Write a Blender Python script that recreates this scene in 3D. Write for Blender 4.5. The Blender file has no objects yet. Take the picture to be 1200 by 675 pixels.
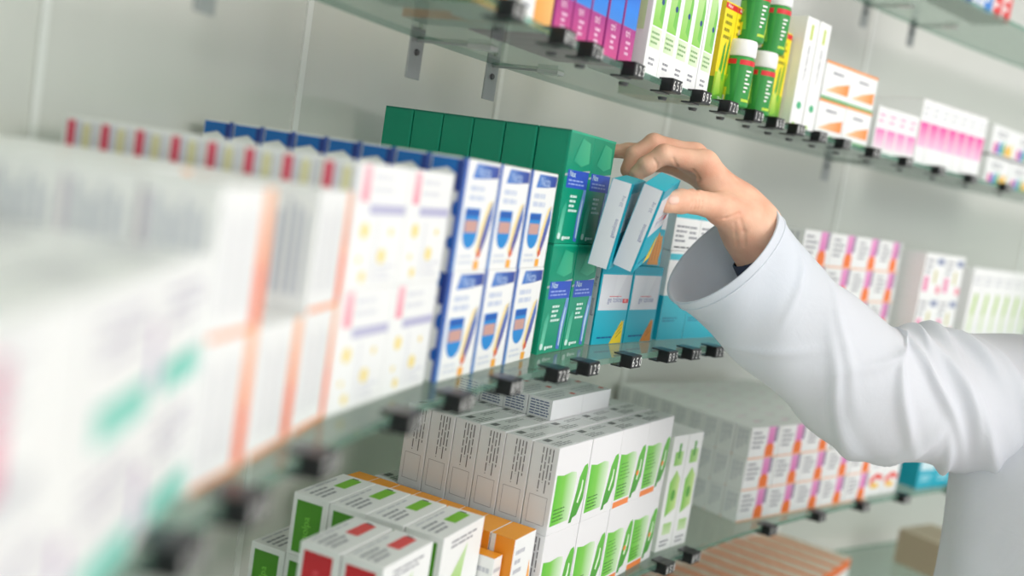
import bpy, bmesh, math, random
import numpy as np
from mathutils import Vector, Matrix, Euler
from mathutils.bvhtree import BVHTree

random.seed(7)
SC = bpy.context.scene
COL = SC.collection
R = math.radians
EYE = 1.42                                   # camera height above the floor

# ------------------------------------------------------------------ camera geometry
FPX, PITCH, ROLL = 1205.6, 0.10547, 0.15495
cp, sp = math.cos(PITCH), math.sin(PITCH)
cr, sr_ = math.cos(ROLL), math.sin(ROLL)
FWD = Vector((0, cp, -sp)); UP0 = Vector((0, sp, cp)); RT0 = Vector((1, 0, 0))
CX = RT0*cr + UP0*sr_                        # camera right
CY = UP0*cr - RT0*sr_                        # camera up
def at(px, py, depth):
    """world point seen at photo pixel (px,py) at this distance along the view axis"""
    a, b = (px-600)/FPX, (py-337.5)/FPX
    return Vector((0, 0, EYE)) + (FWD + CX*a - CY*b)*depth

# ------------------------------------------------------------------ helpers
def lin(c):
    return tuple(((v/255)/12.92 if v/255 <= .04045 else ((v/255+.055)/1.055)**2.4) for v in c)
MATS = {}
def paint(rgb, rough=.42, spec=.4, name='paint'):
    k = (rgb, rough, spec)
    if k in MATS: return MATS[k]
    m = bpy.data.materials.new('%s_%d_%d_%d' % ((name,)+tuple(rgb))); m.use_nodes = True
    b = m.node_tree.nodes['Principled BSDF']
    b.inputs['Base Color'].default_value = (*lin(rgb), 1)
    b.inputs['Roughness'].default_value = rough
    b.inputs['Specular IOR Level'].default_value = spec
    MATS[k] = m
    return m
def gradient(c0, c1, axis=0, mid=None, rough=.4):
    k = ('g', c0, c1, axis, mid)
    if k in MATS: return MATS[k]
    m = bpy.data.materials.new('printed_gradient'); m.use_nodes = True
    nt = m.node_tree; b = nt.nodes['Principled BSDF']; b.inputs['Roughness'].default_value = rough
    uv = nt.nodes.new('ShaderNodeUVMap'); sx = nt.nodes.new('ShaderNodeSeparateXYZ')
    rp = nt.nodes.new('ShaderNodeValToRGB')
    rp.color_ramp.elements[0].color = (*lin(c0), 1); rp.color_ramp.elements[1].color = (*lin(c1), 1)
    if mid:
        e = rp.color_ramp.elements.new(mid[0]); e.color = (*lin(mid[1]), 1)
    nt.links.new(uv.outputs[0], sx.inputs[0]); nt.links.new(sx.outputs[axis], rp.inputs[0])
    nt.links.new(rp.outputs[0], b.inputs['Base Color'])
    MATS[k] = m
    return m

def new_obj(name, me, parent=None, loc=None, rot=None):
    o = bpy.data.objects.new(name, me); COL.objects.link(o)
    if parent: o.parent = parent
    if loc is not None: o.location = loc
    if rot is not None: o.rotation_euler = rot
    return o
def tag(o, label, cat, group=None):
    o['label'] = label; o['category'] = cat
    if group: o['group'] = group
    return o
def structure(o):
    o['kind'] = 'structure'; return o
def mesh_from(bm, mats, name, smooth=False):
    me = bpy.data.meshes.new(name); bm.normal_update(); bm.to_mesh(me); bm.free()
    for m in mats: me.materials.append(m)
    if smooth:
        for p in me.polygons: p.use_smooth = True
    return me
def add_box(bm, x0, y0, z0, x1, y1, z1, mi=0):
    vs = [bm.verts.new(p) for p in ((x0,y0,z0),(x1,y0,z0),(x1,y1,z0),(x0,y1,z0),(x0,y0,z1),(x1,y0,z1),(x1,y1,z1),(x0,y1,z1))]
    for f in ((0,3,2,1),(4,5,6,7),(0,1,5,4),(1,2,6,5),(2,3,7,6),(3,0,4,7)):
        bm.faces.new([vs[i] for i in f]).material_index = mi
def bevel_all(bm, w, seg=2):
    bmesh.ops.bevel(bm, geom=list(bm.edges), offset=w, segments=seg, affect='EDGES', profile=.6)

# ------------------------------------------------------------------ printed cartons
WHITE = (246,246,245)
class Carton:
    """a folded carton: rounded box with print laid on its faces (one mesh).
    local axes: x along the shelf, y into the shelf, z up; origin front-left-bottom"""
    def __init__(s, w, d, h, base=WHITE, bev=.0007):
        s.w, s.d, s.h = w, d, h
        s.bm = bmesh.new(); s.mats = [paint(base, .38, .45)]
        add_box(s.bm, 0, 0, 0, w, d, h); bevel_all(s.bm, bev)
        s.uv = s.bm.loops.layers.uv.new('UVMap'); s.n = 0
    def mi(s, m):
        if m not in s.mats: s.mats.append(m)
        return s.mats.index(m)
    def dims(s, f):
        return {'F': (s.w, s.h), 'K': (s.w, s.h), 'L': (s.d, s.h), 'R': (s.d, s.h), 'T': (s.w, s.d)}[f]
    def pt(s, f, u, v, o):
        if f == 'F': return (u, -o, v)
        if f == 'L': return (-o, s.d-u, v)
        if f == 'R': return (s.w+o, u, v)
        if f == 'K': return (s.w-u, s.d+o, v)
        return (u, v, s.h+o)
    def poly(s, f, pts, m):
        """pts as fractions of the face"""
        W, H = s.dims(f); s.n += 1; o = .00008+.000006*s.n
        us = [p[0] for p in pts]; vs = [p[1] for p in pts]
        fc = s.bm.faces.new([s.bm.verts.new(s.pt(f, p[0]*W, p[1]*H, o)) for p in pts])
        fc.material_index = s.mi(m)
        for lp, p in zip(fc.loops, pts):
            lp[s.uv].uv = ((p[0]-min(us))/(max(us)-min(us)+1e-9), (p[1]-min(vs))/(max(vs)-min(vs)+1e-9))
        fc.normal_update()
        want = {'F': (0,-1,0), 'L': (-1,0,0), 'R': (1,0,0), 'K': (0,1,0), 'T': (0,0,1)}[f]
        if fc.normal.dot(Vector(want)) < 0: fc.normal_flip()
    def rect(s, f, u0, v0, u1, v1, m): s.poly(f, [(u0,v0),(u1,v0),(u1,v1),(u0,v1)], m)
    def disc(s, f, u, v, ru, rv, m, n=16):
        s.poly(f, [(u+ru*math.cos(2*math.pi*i/n), v+rv*math.sin(2*math.pi*i/n)) for i in range(n)], m)
    def frame(s, f, u0, v0, u1, v1, t, m):
        W, H = s.dims(f); tu, tv = t/W, t/H
        s.rect(f, u0, v0, u1, v0+tv, m); s.rect(f, u0, v1-tv, u1, v1, m)
        s.rect(f, u0, v0, u0+tu, v1, m); s.rect(f, u1-tu, v0, u1, v1, m)
    def lines(s, f, u0, v0, u1, v1, n, m, fill=.45, vertical=False, seed=1, short=.45):
        """rows of small print, broken into words"""
        rg = random.Random(seed)
        for i in range(n):
            a = 0
            L = 1-short*rg.random()
            while a < L:
                b = min(L, a+.10+.2*rg.random())
                if vertical:
                    c0 = u0+(u1-u0)*(i+.5-fill/2)/n; c1 = u0+(u1-u0)*(i+.5+fill/2)/n
                    s.rect(f, c0, v1-(v1-v0)*b, c1, v1-(v1-v0)*a, m)
                else:
                    c0 = v1-(v1-v0)*(i+.5+fill/2)/n; c1 = v1-(v1-v0)*(i+.5-fill/2)/n
                    s.rect(f, u0+(u1-u0)*a, c0, u0+(u1-u0)*b, c1, m)
                a = b+.035
    def text(s, f, string, u, v, size, m, up=False):
        """lettering, size in metres, lower-left corner at (u,v) fractions; up = reading upwards"""
        W, H = s.dims(f); s.n += 1; o = .00008+.000006*s.n
        vs, fs = glyphs(string); mi = s.mi(m)
        vv = []
        for x, y in vs:
            a, b = (x*size, y*size) if not up else (-y*size, x*size)
            vv.append(s.bm.verts.new(s.pt(f, u*W+a, v*H+b, o)))
        for t in fs:
            try:
                fc = s.bm.faces.new([vv[i] for i in t]); fc.material_index = mi
            except ValueError: pass
    def mesh(s, name): return mesh_from(s.bm, s.mats, name)
GL = {}
def glyphs(string):
    if string not in GL:
        cu = bpy.data.curves.new('lettering', 'FONT'); cu.body = string; cu.size = 1; cu.resolution_u = 3
        o = bpy.data.objects.new('lettering', cu); COL.objects.link(o)
        me = o.to_mesh(); me.calc_loop_triangles()
        GL[string] = ([(v.co.x, v.co.y) for v in me.vertices], [tuple(t.vertices) for t in me.loop_triangles])
        o.to_mesh_clear(); bpy.data.objects.remove(o); bpy.data.curves.remove(cu)
    return GL[string]

# ------------------------------------------------------------------ the curved shelving in plan
A0, A1, A2 = -.10577, -.18453, .39092
def front(y): return Vector((A0+A1*y+A2*y*y, y))
def frame_at(y):
    dx = A1+2*A2*y; h = math.hypot(1, dx)
    return Vector((dx, 1))/h, Vector((-1, dx))/h       # along the shelf, into the shelf
Z_MID = EYE-.1607; Z_TOP = EYE+.1066+.010; Z_LOW = EYE-.4224; Z_UP = EYE+.3651+.010; Z_BOT = EYE-.4224-.225
DEPTH = .250; WALL = .285
Y0, Y1 = -.45, 2.75
def ribbon(inner, outer, z0, z1, y0, y1, n, mats, name, bev=0):
    """solid strip that follows the curve, between two offsets from the shelf front"""
    bm = bmesh.new(); rings = []
    for i in range(n+1):
        y = y0+(y1-y0)*i/n; P = front(y); T, N = frame_at(y)
        a = P+N*inner; b = P+N*outer
        rings.append([bm.verts.new((a.x,a.y,z0)), bm.verts.new((b.x,b.y,z0)), bm.verts.new((b.x,b.y,z1)), bm.verts.new((a.x,a.y,z1))])
    for r0, r1 in zip(rings, rings[1:]):
        for k in range(4):
            f = bm.faces.new((r0[k], r1[k], r1[(k+1)%4], r0[(k+1)%4]))
            f.material_index = (1 if k in (3, 1) else 0) if len(mats) > 1 else 0
    bm.faces.new(rings[0]); bm.faces.new(rings[-1][::-1])
    bmesh.ops.recalc_face_normals(bm, faces=bm.faces[:])
    return mesh_from(bm, mats, name)

# ------------------------------------------------------------------ materials of the place
def wall_material():
    m = bpy.data.materials.new('pale_laminate'); m.use_nodes = True; nt = m.node_tree; b = nt.nodes['Principled BSDF']
    tc = nt.nodes.new('ShaderNodeTexCoord'); nz = nt.nodes.new('ShaderNodeTexNoise'); nz.inputs['Scale'].default_value = 1.3
    rp = nt.nodes.new('ShaderNodeValToRGB')
    rp.color_ramp.elements[0].color = (*lin((212,214,211)), 1); rp.color_ramp.elements[1].color = (*lin((220,218,209)), 1)
    nt.links.new(tc.outputs['Object'], nz.inputs['Vector']); nt.links.new(nz.outputs['Fac'], rp.inputs[0]); nt.links.new(rp.outputs[0], b.inputs['Base Color'])
    b.inputs['Roughness'].default_value = .22; b.inputs['Specular IOR Level'].default_value = .55
    return m
def glass_material(tint, gloss=.06, dens=.0):
    m = bpy.data.materials.new('shelf_glass'); m.use_nodes = True; nt = m.node_tree
    for n in list(nt.nodes):
        if n.type != 'OUTPUT_MATERIAL': nt.nodes.remove(n)
    out = [n for n in nt.nodes if n.type == 'OUTPUT_MATERIAL'][0]
    tr = nt.nodes.new('ShaderNodeBsdfTransparent'); tr.inputs[0].default_value = (*lin(tint), 1)
    gl = nt.nodes.new('ShaderNodeBsdfGlossy'); gl.inputs['Roughness'].default_value = .04
    fr = nt.nodes.new('ShaderNodeFresnel'); fr.inputs[0].default_value = 1.5
    mx = nt.nodes.new('ShaderNodeMixShader')
    ge = nt.nodes.new('ShaderNodeNewGeometry'); iv = nt.nodes.new('ShaderNodeMath'); iv.operation = 'SUBTRACT'; iv.inputs[0].default_value = 1   # reflect on the outer side only: a thin pane
    ml = nt.nodes.new('ShaderNodeMath'); ml.operation = 'MULTIPLY'
    nt.links.new(ge.outputs['Backfacing'], iv.inputs[1]); nt.links.new(iv.outputs[0], ml.inputs[0]); nt.links.new(fr.outputs[0], ml.inputs[1]); nt.links.new(ml.outputs[0], mx.inputs[0]); nt.links.new(tr.outputs[0], mx.inputs[1]); nt.links.new(gl.outputs[0], mx.inputs[2])
    last = mx
    if dens:
        df = nt.nodes.new('ShaderNodeBsdfDiffuse'); df.inputs[0].default_value = (*lin((134,166,152)), 1)
        m2 = nt.nodes.new('ShaderNodeMixShader'); m2.inputs[0].default_value = dens
        nt.links.new(last.outputs[0], m2.inputs[1]); nt.links.new(df.outputs[0], m2.inputs[2]); last = m2
    nt.links.new(last.outputs[0], out.inputs[0])
    return m
M_WALL = wall_material()
M_GLASS = glass_material((232,241,236), dens=.10); M_EDGE = glass_material((170,212,196), dens=.3)
M_STEEL = paint((168,170,170), .3, .6); M_STEEL.node_tree.nodes['Principled BSDF'].inputs['Metallic'].default_value = .15
M_FLOOR = paint((214,210,202), .35); M_CEIL = paint((240,240,238), .8)
M_BLACK = paint((22,22,25), .35); M_DIGIT = paint((238,238,235), .5)

# ------------------------------------------------------------------ the setting
bm = bmesh.new(); add_box(bm, -2.5, -3, -.05, 4.5, 5, 0)
structure(new_obj('floor', mesh_from(bm, [M_FLOOR], 'floor')))
bm = bmesh.new(); add_box(bm, -2.5, -3, 2.75, 4.5, 5, 2.8)
structure(new_obj('ceiling', mesh_from(bm, [M_CEIL], 'ceiling')))
structure(new_obj('wall_back', ribbon(WALL, WALL+.06, 0, 2.75, Y0, Y1, 60, [M_WALL], 'wall')))
M_TRIM = paint((236,236,232), .3)
n = 0
for y in (.37, .62, .86, 1.12, 1.40, 1.75, 2.15):           # upright joints between the wall panels
    n += 1
    structure(new_obj('trim_%d' % n, ribbon(WALL-.0025, WALL+.002, .1, 2.74, y, y+.006, 2, [M_TRIM], 'joint')))

# ------------------------------------------------------------------ glass shelves, brackets, price clips
SHELVES = {'u': (Z_UP, 'uppermost glass shelf, only its far end seen at the upper right'),
           't': (Z_TOP, 'green-tinted glass shelf above the reaching hand, seen from below'),
           'm': (Z_MID, 'curved glass shelf at the level of the hand'),
           'l': (Z_LOW, 'glass shelf under the reaching arm holding white and green boxes'),
           'b': (Z_BOT, 'lowest glass shelf at the bottom edge with flat orange boxes')}
for k, (z, lab) in SHELVES.items():
    tag(new_obj('glass_shelf', ribbon(0, .168 if k in 'tu' else DEPTH, z-.006, z, Y0, Y1, 70, [M_GLASS, M_EDGE], 'glass_shelf')), lab, 'shelf', 'curved glass shelves')

def bracket_meshes():
    bm = bmesh.new(); add_box(bm, -.011, -.002, -.036, .011, 0, .010); bevel_all(bm, .0006)
    pl = mesh_from(bm, [M_STEEL], 'bracket_plate')
    bm = bmesh.new(); add_box(bm, -.002, -.075, -.0026, .002, -.002, -.0003); bevel_all(bm, .0004)
    ar = mesh_from(bm, [M_STEEL], 'bracket_arm')
    bm = bmesh.new(); add_box(bm, -.007, -.082, -.0045, .007, -.058, -.0004); bevel_all(bm, .001)
    pd = mesh_from(bm, [paint((206,208,206), .3)], 'bracket_pad')
    bm = bmesh.new(); bmesh.ops.create_cone(bm, cap_ends=True, segments=14, radius1=.0032, radius2=.0026, depth=.002, matrix=Matrix.Translation((0,-.003,-.012)) @ Matrix.Rotation(R(90),4,'X'))
    sc = mesh_from(bm, [paint((90,90,92),.3)], 'bracket_screw')
    return pl, ar, sc, pd
BR = bracket_meshes()
def bracket(y, sh, label):
    z = SHELVES[sh][0]-.006; P = front(y); T, N = frame_at(y); P = P+N*.1708
    o = new_obj('shelf_bracket', BR[0], None, (P.x, P.y, z), (0, 0, math.atan2(T.y, T.x)))
    tag(o, label, 'bracket', 'steel shelf brackets')
    new_obj('arm', BR[1], o); new_obj('screw', BR[2], o); new_obj('support_pad', BR[3], o)['label'] = 'pale pad under the glass'
for y, lab in ((.635, 'grey steel bracket at the upper left corner, above the row of blue boxes'),
               (.875, 'steel bracket plate above the leftmost dark green box'),
               (.985, 'steel bracket plate above the middle of the dark green row'),
               (1.60, 'blurred steel bracket below the upper shelf, above the sleeve')):
    bracket(y, 't', lab)
for y, lab in ((1.62, 'blurred steel bracket below the uppermost shelf, nearer one'), (1.72, 'blurred steel bracket below the uppermost shelf, farther one')):
    bracket(y, 'u', lab)

def clip_meshes():
    bm = bmesh.new()
    add_box(bm, -.0115, -.0118, -.0072, .0115, .001, .0060); bevel_all(bm, .0012)
    body = mesh_from(bm, [M_BLACK], 'clip_body')
    bm = bmesh.new()                                           # grip that reaches over the glass edge
    add_box(bm, -.010, .0008, .0008, .010, .010, .0024); add_box(bm, -.010, .0008, -.0118, .010, .012, -.0102); add_box(bm, -.010, .0002, -.0118, .010, .0022, .0024); 
    grip = mesh_from(bm, [paint((60,62,64),.3)], 'clip_grip')
    bm = bmesh.new(); bmesh.ops.create_cone(bm, cap_ends=True, segments=20, radius1=.004, radius2=.005, depth=.003, matrix=Matrix.Translation((.004,.004,-.0132)))
    foot = mesh_from(bm, [paint((70,72,74),.3)], 'clip_foot')
    out = []
    for s in ('6 5 0', '8 9 5', '7 2 0', '1 2 9'):
        vs, fs = glyphs(s); bm = bmesh.new()
        v = [bm.verts.new((-.0100+x*.0106, -.0120, -.0050+y*.0128)) for x, y in vs]
        for t in fs: bm.faces.new([v[i] for i in t])
        out.append(mesh_from(bm, [M_DIGIT], 'price_digits'))
    return body, grip, foot, out
CL = clip_meshes()
ORD = ['first','second','third','fourth','fifth','sixth','seventh','eighth','ninth','tenth','eleventh','twelfth','thirteenth','fourteenth','fifteenth','sixteenth','seventeenth','eighteenth']
def clips(sh, ys, where, foot=False):
    z = SHELVES[sh][0]
    for i, y in enumerate(ys):
        P = front(y); T, N = frame_at(y); Q = P-N*.0006
        o = new_obj('price_clip', CL[0], None, (Q.x, Q.y, z-.0035), (0, 0, math.atan2(T.y, T.x)))
        tag(o, 'black price clip on the %s, %s from the left' % (where, ORD[i]), 'price tag', 'black price clips along the shelf edges')
        g = new_obj('grip', CL[1], o); g.location = (0, 0, .0035)
        d = new_obj('price_digits', CL[3][i % 4], o); d['label'] = 'white price digits'
        if foot:
            f = new_obj('foot', CL[2], o)
clips('m', (.388, .452, .534, .653, .733, .818, .902, .960, 1.042, 1.115, 1.163, 1.212), 'middle shelf edge')
clips('t', (.722, .815, .868, .952, 1.030, 1.092, 1.150, 1.205, 1.252, 1.298, 1.348, 1.402, 1.470, 1.545, 1.620, 1.695, 1.775), 'upper shelf edge', True)
clips('l', (1.188, 1.240, 1.400, 1.505, 1.600, 1.690, 1.800), 'lower shelf edge')

# ------------------------------------------------------------------ stacks of cartons
def group(sh, y, sb, rot, dims, ncol, nd, nt, pick, label, grp, keep=None, cat='medicine box', name='medicine_box', dz=0., gap=.0009, yaw_jit=.35, parts=None, tiername=True, dx=0.):
    """cartons in a grid on a shelf: columns along the shelf, rows into it, tiers up.
    pick(c,k,t) gives the carton mesh; label is the words that describe the kind"""
    w, d, h = dims; z0 = SHELVES[sh][0]+dz; P = front(y); T, N = frame_at(y)
    ca, sa = math.cos(R(rot)), math.sin(R(rot))
    T2 = T*ca+N*sa; N2 = N*ca-T*sa; O = P+N*sb
    ang = math.atan2(T2.y, T2.x)
    TN = {1: [''], 2: ['lower tier', 'upper tier'], 3: ['bottom tier', 'middle tier', 'top tier']}[nt]
    res = {}
    for t in range(nt):
        for c in range(ncol):
            for k in range(nd):
                if keep and not keep(c, k, t): continue
                q = O+T2*(c*(w+gap)+dx+random.uniform(0,.0002))+N2*(k*(d+gap)+random.uniform(-.0012,0)*(1 if k == 0 else .15)+.0012)
                o = new_obj(name, pick(c, k, t), None, (q.x, q.y, z0+t*(h+.0002)+.0002), (0, 0, ang+R(random.uniform(-yaw_jit, yaw_jit)*.3)))
                bits = [label]
                if TN[t]: bits.append(TN[t])
                if ncol > 1: bits.append('%s column' % ORD[c])
                if nd > 1: bits.append('front' if k == 0 else '%s from front' % ORD[k])
                tag(o, ', '.join(bits), cat, grp)
                if parts: parts(o, c, k, t)
                res[c, k, t] = o
    return res
def flap_mesh(w, d, h, m, name='tuck_flap'):
    """the closing flap folded down over a carton end, with its thumb notch"""
    bm = bmesh.new(); pts = [(.0012,.0012),(w*.40,.0012),(w*.44,.0030),(w*.56,.0030),(w*.60,.0012),(w-.0012,.0012),(w-.0012,d-.0012),(.0012,d-.0012)]
    lo = [bm.verts.new((x,y,h+.00005)) for x,y in pts]; hi = [bm.verts.new((x,y,h+.00035)) for x,y in pts]
    bm.faces.new(lo[::-1]); bm.faces.new(hi)
    for i in range(len(pts)): bm.faces.new((lo[i], lo[(i+1)%8], hi[(i+1)%8], hi[i]))
    return mesh_from(bm, [m], name)

GREYT = paint((150,150,158)); DARKT = paint((70,72,78)); PALE = paint((205,206,212))
WHT = paint(WHITE)

# --- A: white boxes with a mint band (front, very near)
def design_mint():
    c = Carton(.0775, .05, .054)
    c.rect('F', .16, .02, .88, .27, gradient((160,226,212), (100,204,184), 1))
    c.rect('F', .90, .18, .97, .62, gradient((80,90,180), (176,104,180), 1))
    c.lines('F', .12, .5, .8, .85, 3, paint((196,190,206)), seed=3)
    c.rect('L', .05, .0, .95, .2, paint((150,220,206)))
    c.lines('L', .15, .35, .9, .9, 5, paint((226,226,232)), vertical=True)
    c.lines('T', .1, .2, .8, .7, 3, paint((222,222,228)))
    return c.mesh('mint_carton')
m_ = design_mint()
group('m', .222, -.012, 3.5, (.0775,.05,.054), 3, 3, 2, lambda c,k,t: m_, 'white box with mint green band at far left', 'white boxes with a mint band', keep=lambda c,k,t: (k == 0 and not (c == 0 and t == 1)) or (t == 1 and c >= 1 and k < 2))
# --- magenta box at the very edge
c = Carton(.0775, .05, .054); c.rect('F', .12, .12, .27, .85, paint((226,60,130))); c.lines('F', .1, .5, .5, .9, 4, PALE); c.rect('F', .1, .05, .6, .2, PALE)
mg_ = c.mesh('magenta_carton')
group('m', .222, -.012, 3.5, (.0775,.05,.054), 1, 1, 1, lambda c,k,t: mg_, 'blurred white box with magenta stripe at the left picture edge', 'white boxes with a magenta stripe', dz=.0542)

# --- B: white boxes with an orange stripe
def design_orange_stripe():
    c = Carton(.0605, .036, .069)
    c.rect('F', .76, .02, .95, 1, gradient((248,116,26), (250,196,160), 1, (.45, (250,132,48))))
    c.rect('F', .76, .05, .95, .45, paint((246,104,16)))
    c.rect('F', .05, .0, .95, .045, paint((252,168,120)))
    for i, (u, wd) in enumerate(((.10,.04),(.20,.03),(.30,.05),(.42,.03),(.52,.05),(.63,.03))):
        c.rect('F', u, .16, u+wd, .90-.06*(i % 3), paint((222,222,226)))
    for i, (u, wd) in enumerate(((.12,.07),(.26,.04),(.36,.09),(.52,.05),(.64,.08),(.80,.05))):
        c.rect('L', u, .14, u+wd, .90-.05*(i % 3), paint((196,200,212)))
    c.rect('L', .0, .2, .06, .9, paint((214,198,216)))
    return c.mesh('orange_stripe_carton')
ob_ = design_orange_stripe()
group('m', .435, .016, 0, (.0602,.036,.069), 3, 6, 2, lambda c,k,t: ob_, 'white box with vertical orange stripe', 'white boxes with an orange stripe',
      keep=lambda c,k,t: (t == 0 and k == 0) or (t == 1 and not (c == 1 and k < 2) and not (c == 0 and k > 3)))
# --- C: white boxes with pink and yellow marks
def design_pinkyel():
    c = Carton(.0745, .0262, .078)
    c.rect('F', .10, .70, .24, .98, gradient((244,150,170), (250,190,200), 1))
    c.rect('F', .28, .60, .98, .68, paint((190,188,216)))
    c.lines('F', .3, .75, .95, .95, 2, paint((226,226,232)), seed=2)
    for u, v, r in ((.24,.47,.07),(.62,.26,.07),(.30,.10,.05),(.75,.46,.035),(.2,.24,.03)):
        c.disc('F', u, v, r, r*.9, paint((246,222,130)))
    c.rect('F', .45, .05, .50, .56, paint((232,232,236)))
    c.lines('F', .56, .05, .95, .2, 3, paint((222,222,230)), seed=4)
    c.rect('L', .12, .32, .36, .97, paint((226,60,96)))
    c.rect('L', .60, .38, .82, .95, paint((226,220,170)))
    c.rect('L', .42, .35, .54, .97, paint((206,208,226)))
    c.rect('L', .88, .35, .97, .97, paint((214,214,230)))
    return c.mesh('pink_yellow_carton')
py_ = design_pinkyel()
group('m', .603, .026, -1.8, (.0745,.0262,.078), 2, 8, 2, lambda c,k,t: py_, 'white box with pink stripe and yellow dots', 'white boxes with pink and yellow marks',
      keep=lambda c,k,t: (c == 0 and t == 1) or k < 1)
# --- D: white and blue boxes
def design_blue():
    c = Carton(.0632, .0295, .0848)
    B1, B2, NV = paint((40,140,214)), paint((30,92,180)), paint((40,52,130))
    c.rect('F', .0, .0, .07, 1, gradient((96,150,214), (60,100,190), 1))
    c.poly('F', [(.22,.83),(.30,.97),(.97,.97),(.97,.86),(.6,.84)], gradient((70,130,210), (44,60,150), 0))
    c.text('F', 'Ncta', .36, .855, .012, paint((190,210,240)))
    c.lines('F', .2, .62, .92, .79, 2, paint((206,214,232)), fill=.6, seed=2)
    # round-bottomed picture
    c.poly('F', [(.16,.57),(.58,.57)]+[(.58-.21+.21*math.cos(a), .36-.16*math.sin(a)) for a in [math.pi*i/10 for i in range(11)]], B1)
    c.rect('F', .19, .35, .55, .46, paint((206,160,150))); c.rect('F', .17, .50, .57, .56, B2)
    # swoosh
    c.poly('F', [(.60,.18),(.66,.40),(.80,.62),(.92,.66),(.80,.48),(.70,.26),(.66,.12)], paint((250,226,160)))
    c.poly('F', [(.66,.12),(.70,.26),(.80,.48),(.92,.66),(.95,.50),(.86,.30),(.74,.14)], gradient((90,60,140), (60,120,200), 1))
    c.poly('F', [(.66,.10),(.64,.16),(.72,.22),(.76,.14)], paint((220,90,50)))
    c.rect('F', .60, .01, .74, .09, paint((250,176,60)))
    c.lines('F', .16, .05, .55, .16, 2, paint((214,220,232)), seed=7)
    c.rect('L', .88, .0, 1, 1, paint((70,100,184)))
    c.poly('L', [(.04,.86),(.04,.985),(.90,.985),(.90,.82),(.5,.90)], paint((24,110,190)))
    c.rect('L', .76, .70, .92, .98, paint((36,60,140)))
    c.text('L', 'Ncta', .12, .73, .009, paint((120,140,190)))
    c.disc('L', .86, .55, .09, .07, B2); c.disc('L', .86, .25, .1, .06, B2)
    c.lines('L', .1, .1, .7, .6, 5, paint((200,206,222)))
    return c.mesh('blue_carton')
bl_ = design_blue()
group('m', .751, .024, -.3, (.0632,.0295,.0848), 3, 8, 2, lambda c,k,t: bl_, 'white and blue box', 'white and blue boxes with a swoosh',
      keep=lambda c,k,t: (c == 0 and t == 1) or k < 1)
# --- E: green boxes
def design_green():
    G = (4,150,116)
    c = Carton(.0578, .0335, .1062, G)
    BL = paint((52,88,196)); W = paint((214,240,232))
    c.rect('F', .0, .98, 1, 1, paint((40,176,140)))
    c.poly('F', [(.0,.60),(1,.66),(1,.68),(.0,.62)], paint((170,180,186)))
    c.rect('F', .10, .50, .97, .66, BL)
    c.text('F', 'Nax', .18, .60, .0085, W); c.lines('F', .18, .52, .85, .585, 2, paint((150,170,230)), seed=3)
    c.lines('F', .34, .28, .72, .45, 4, W, seed=5, fill=.5)
    c.poly('F', [(.06,.05),(.10,.30),(.20,.38),(.26,.34),(.22,.16),(.2,.04)], gradient((120,210,180), (40,170,134), 1))
    c.poly('F', [(.72,.03),(.74,.26),(.86,.50),(.97,.50),(.97,.40),(.90,.20),(.86,.02)], gradient((70,110,200), (120,160,220), 1))
    c.poly('F', [(.80,.06),(.80,.26),(.87,.42),(.90,.40),(.87,.22),(.85,.05)], paint((190,215,235)))
    c.disc('F', .12, .07, .06, .03, W); c.disc('F', .3, .05, .05, .02, W)
    c.lines('F', .25, .03, .6, .08, 1, W)
    c.poly('F', [(.25,.74),(.5,.95),(.85,.92),(.9,.74),(.6,.70)], gradient((30,165,130), (70,185,140), 0))
    c.rect('L', .93, .0, 1, 1, paint((20,160,126)))
    c.rect('L', .02, .985, 1, 1, paint((10,120,96)))
    return c.mesh('green_carton')
gr_ = design_green()
group('m', .938, .037, 3, (.0578,.0335,.1062), 2, 6, 2, lambda c,k,t: gr_, 'emerald green box with blue label', 'emerald green boxes',
      keep=lambda c,k,t: (c == 0 and t == 1) or k < 1)

# --- F: turquoise boxes
TQ = (8,176,200)
def design_turq(accent, red):
    c = Carton(.0652, .0215, .0858, TQ)
    c.rect('F', .0, .90, 1, 1, paint((0,160,186)))
    c.rect('F', .045, .435, .975, .885, gradient((226,228,234), (206,208,216), 0))
    c.poly('F', [(.5,.885),(.80,.885),(.62,.66),(.46,.52)], paint((222,224,230)))
    c.rect('F', .34, .605, .72, .614, paint((214,70,80)))
    c.text('F', 'ge tolose', .30, .535, .0092, paint((120,124,170)))
    if red:
        c.rect('F', .79, .525, .965, .578, paint((222,44,50))); c.text('F', 'nbi', .82, .538, .005, paint((250,220,220)))
    c.lines('F', .14, .07, .62, .105, 1, paint((10,90,150)), fill=.6, short=0)
    A = paint(accent)
    c.poly('F', [(.56,.005),(.86,.30),(.90,.275),(.93,.31),(.94,.005)], A)
    for v in (.07,.12,.17): c.poly('F', [(.74,v),(.90,v+.09),(.90,v+.10),(.74,v+.01)], paint((120,80,20)))
    c.rect('L', .0, .0, .9, 1, gradient((214,216,224), (232,233,238), 0)); c.rect('L', .90, .0, 1, 1, paint((0,160,186)))
    c.rect('L', .0, .0, .03, 1, paint((0,160,186)))
    c.text('L', 'getolose', .78, .36, .0055, paint((120,124,170)), up=True)
    c.text('L', '20 mg', .78, .72, .0045, paint((150,152,180)), up=True)
    c.lines('T', .08, .2, .9, .75, 3, paint((0,120,150)), seed=2)
    return c.mesh('turquoise_carton')
t_yel, t_org = design_turq((246,214,40), True), design_turq((224,140,50), False)
TF = flap_mesh(.0652, .0215, .0858, paint((24,186,206)))
def tq_flap(o, c, k, t): new_obj('tuck_flap', TF, o)
group('m', 1.047, .045, -3.5, (.0652,.0215,.0858), 2, 2, 1, lambda c,k,t: t_yel if c == 0 else t_org, 'turquoise box under the tilted pair', 'upright turquoise boxes',
      parts=tq_flap)
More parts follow.
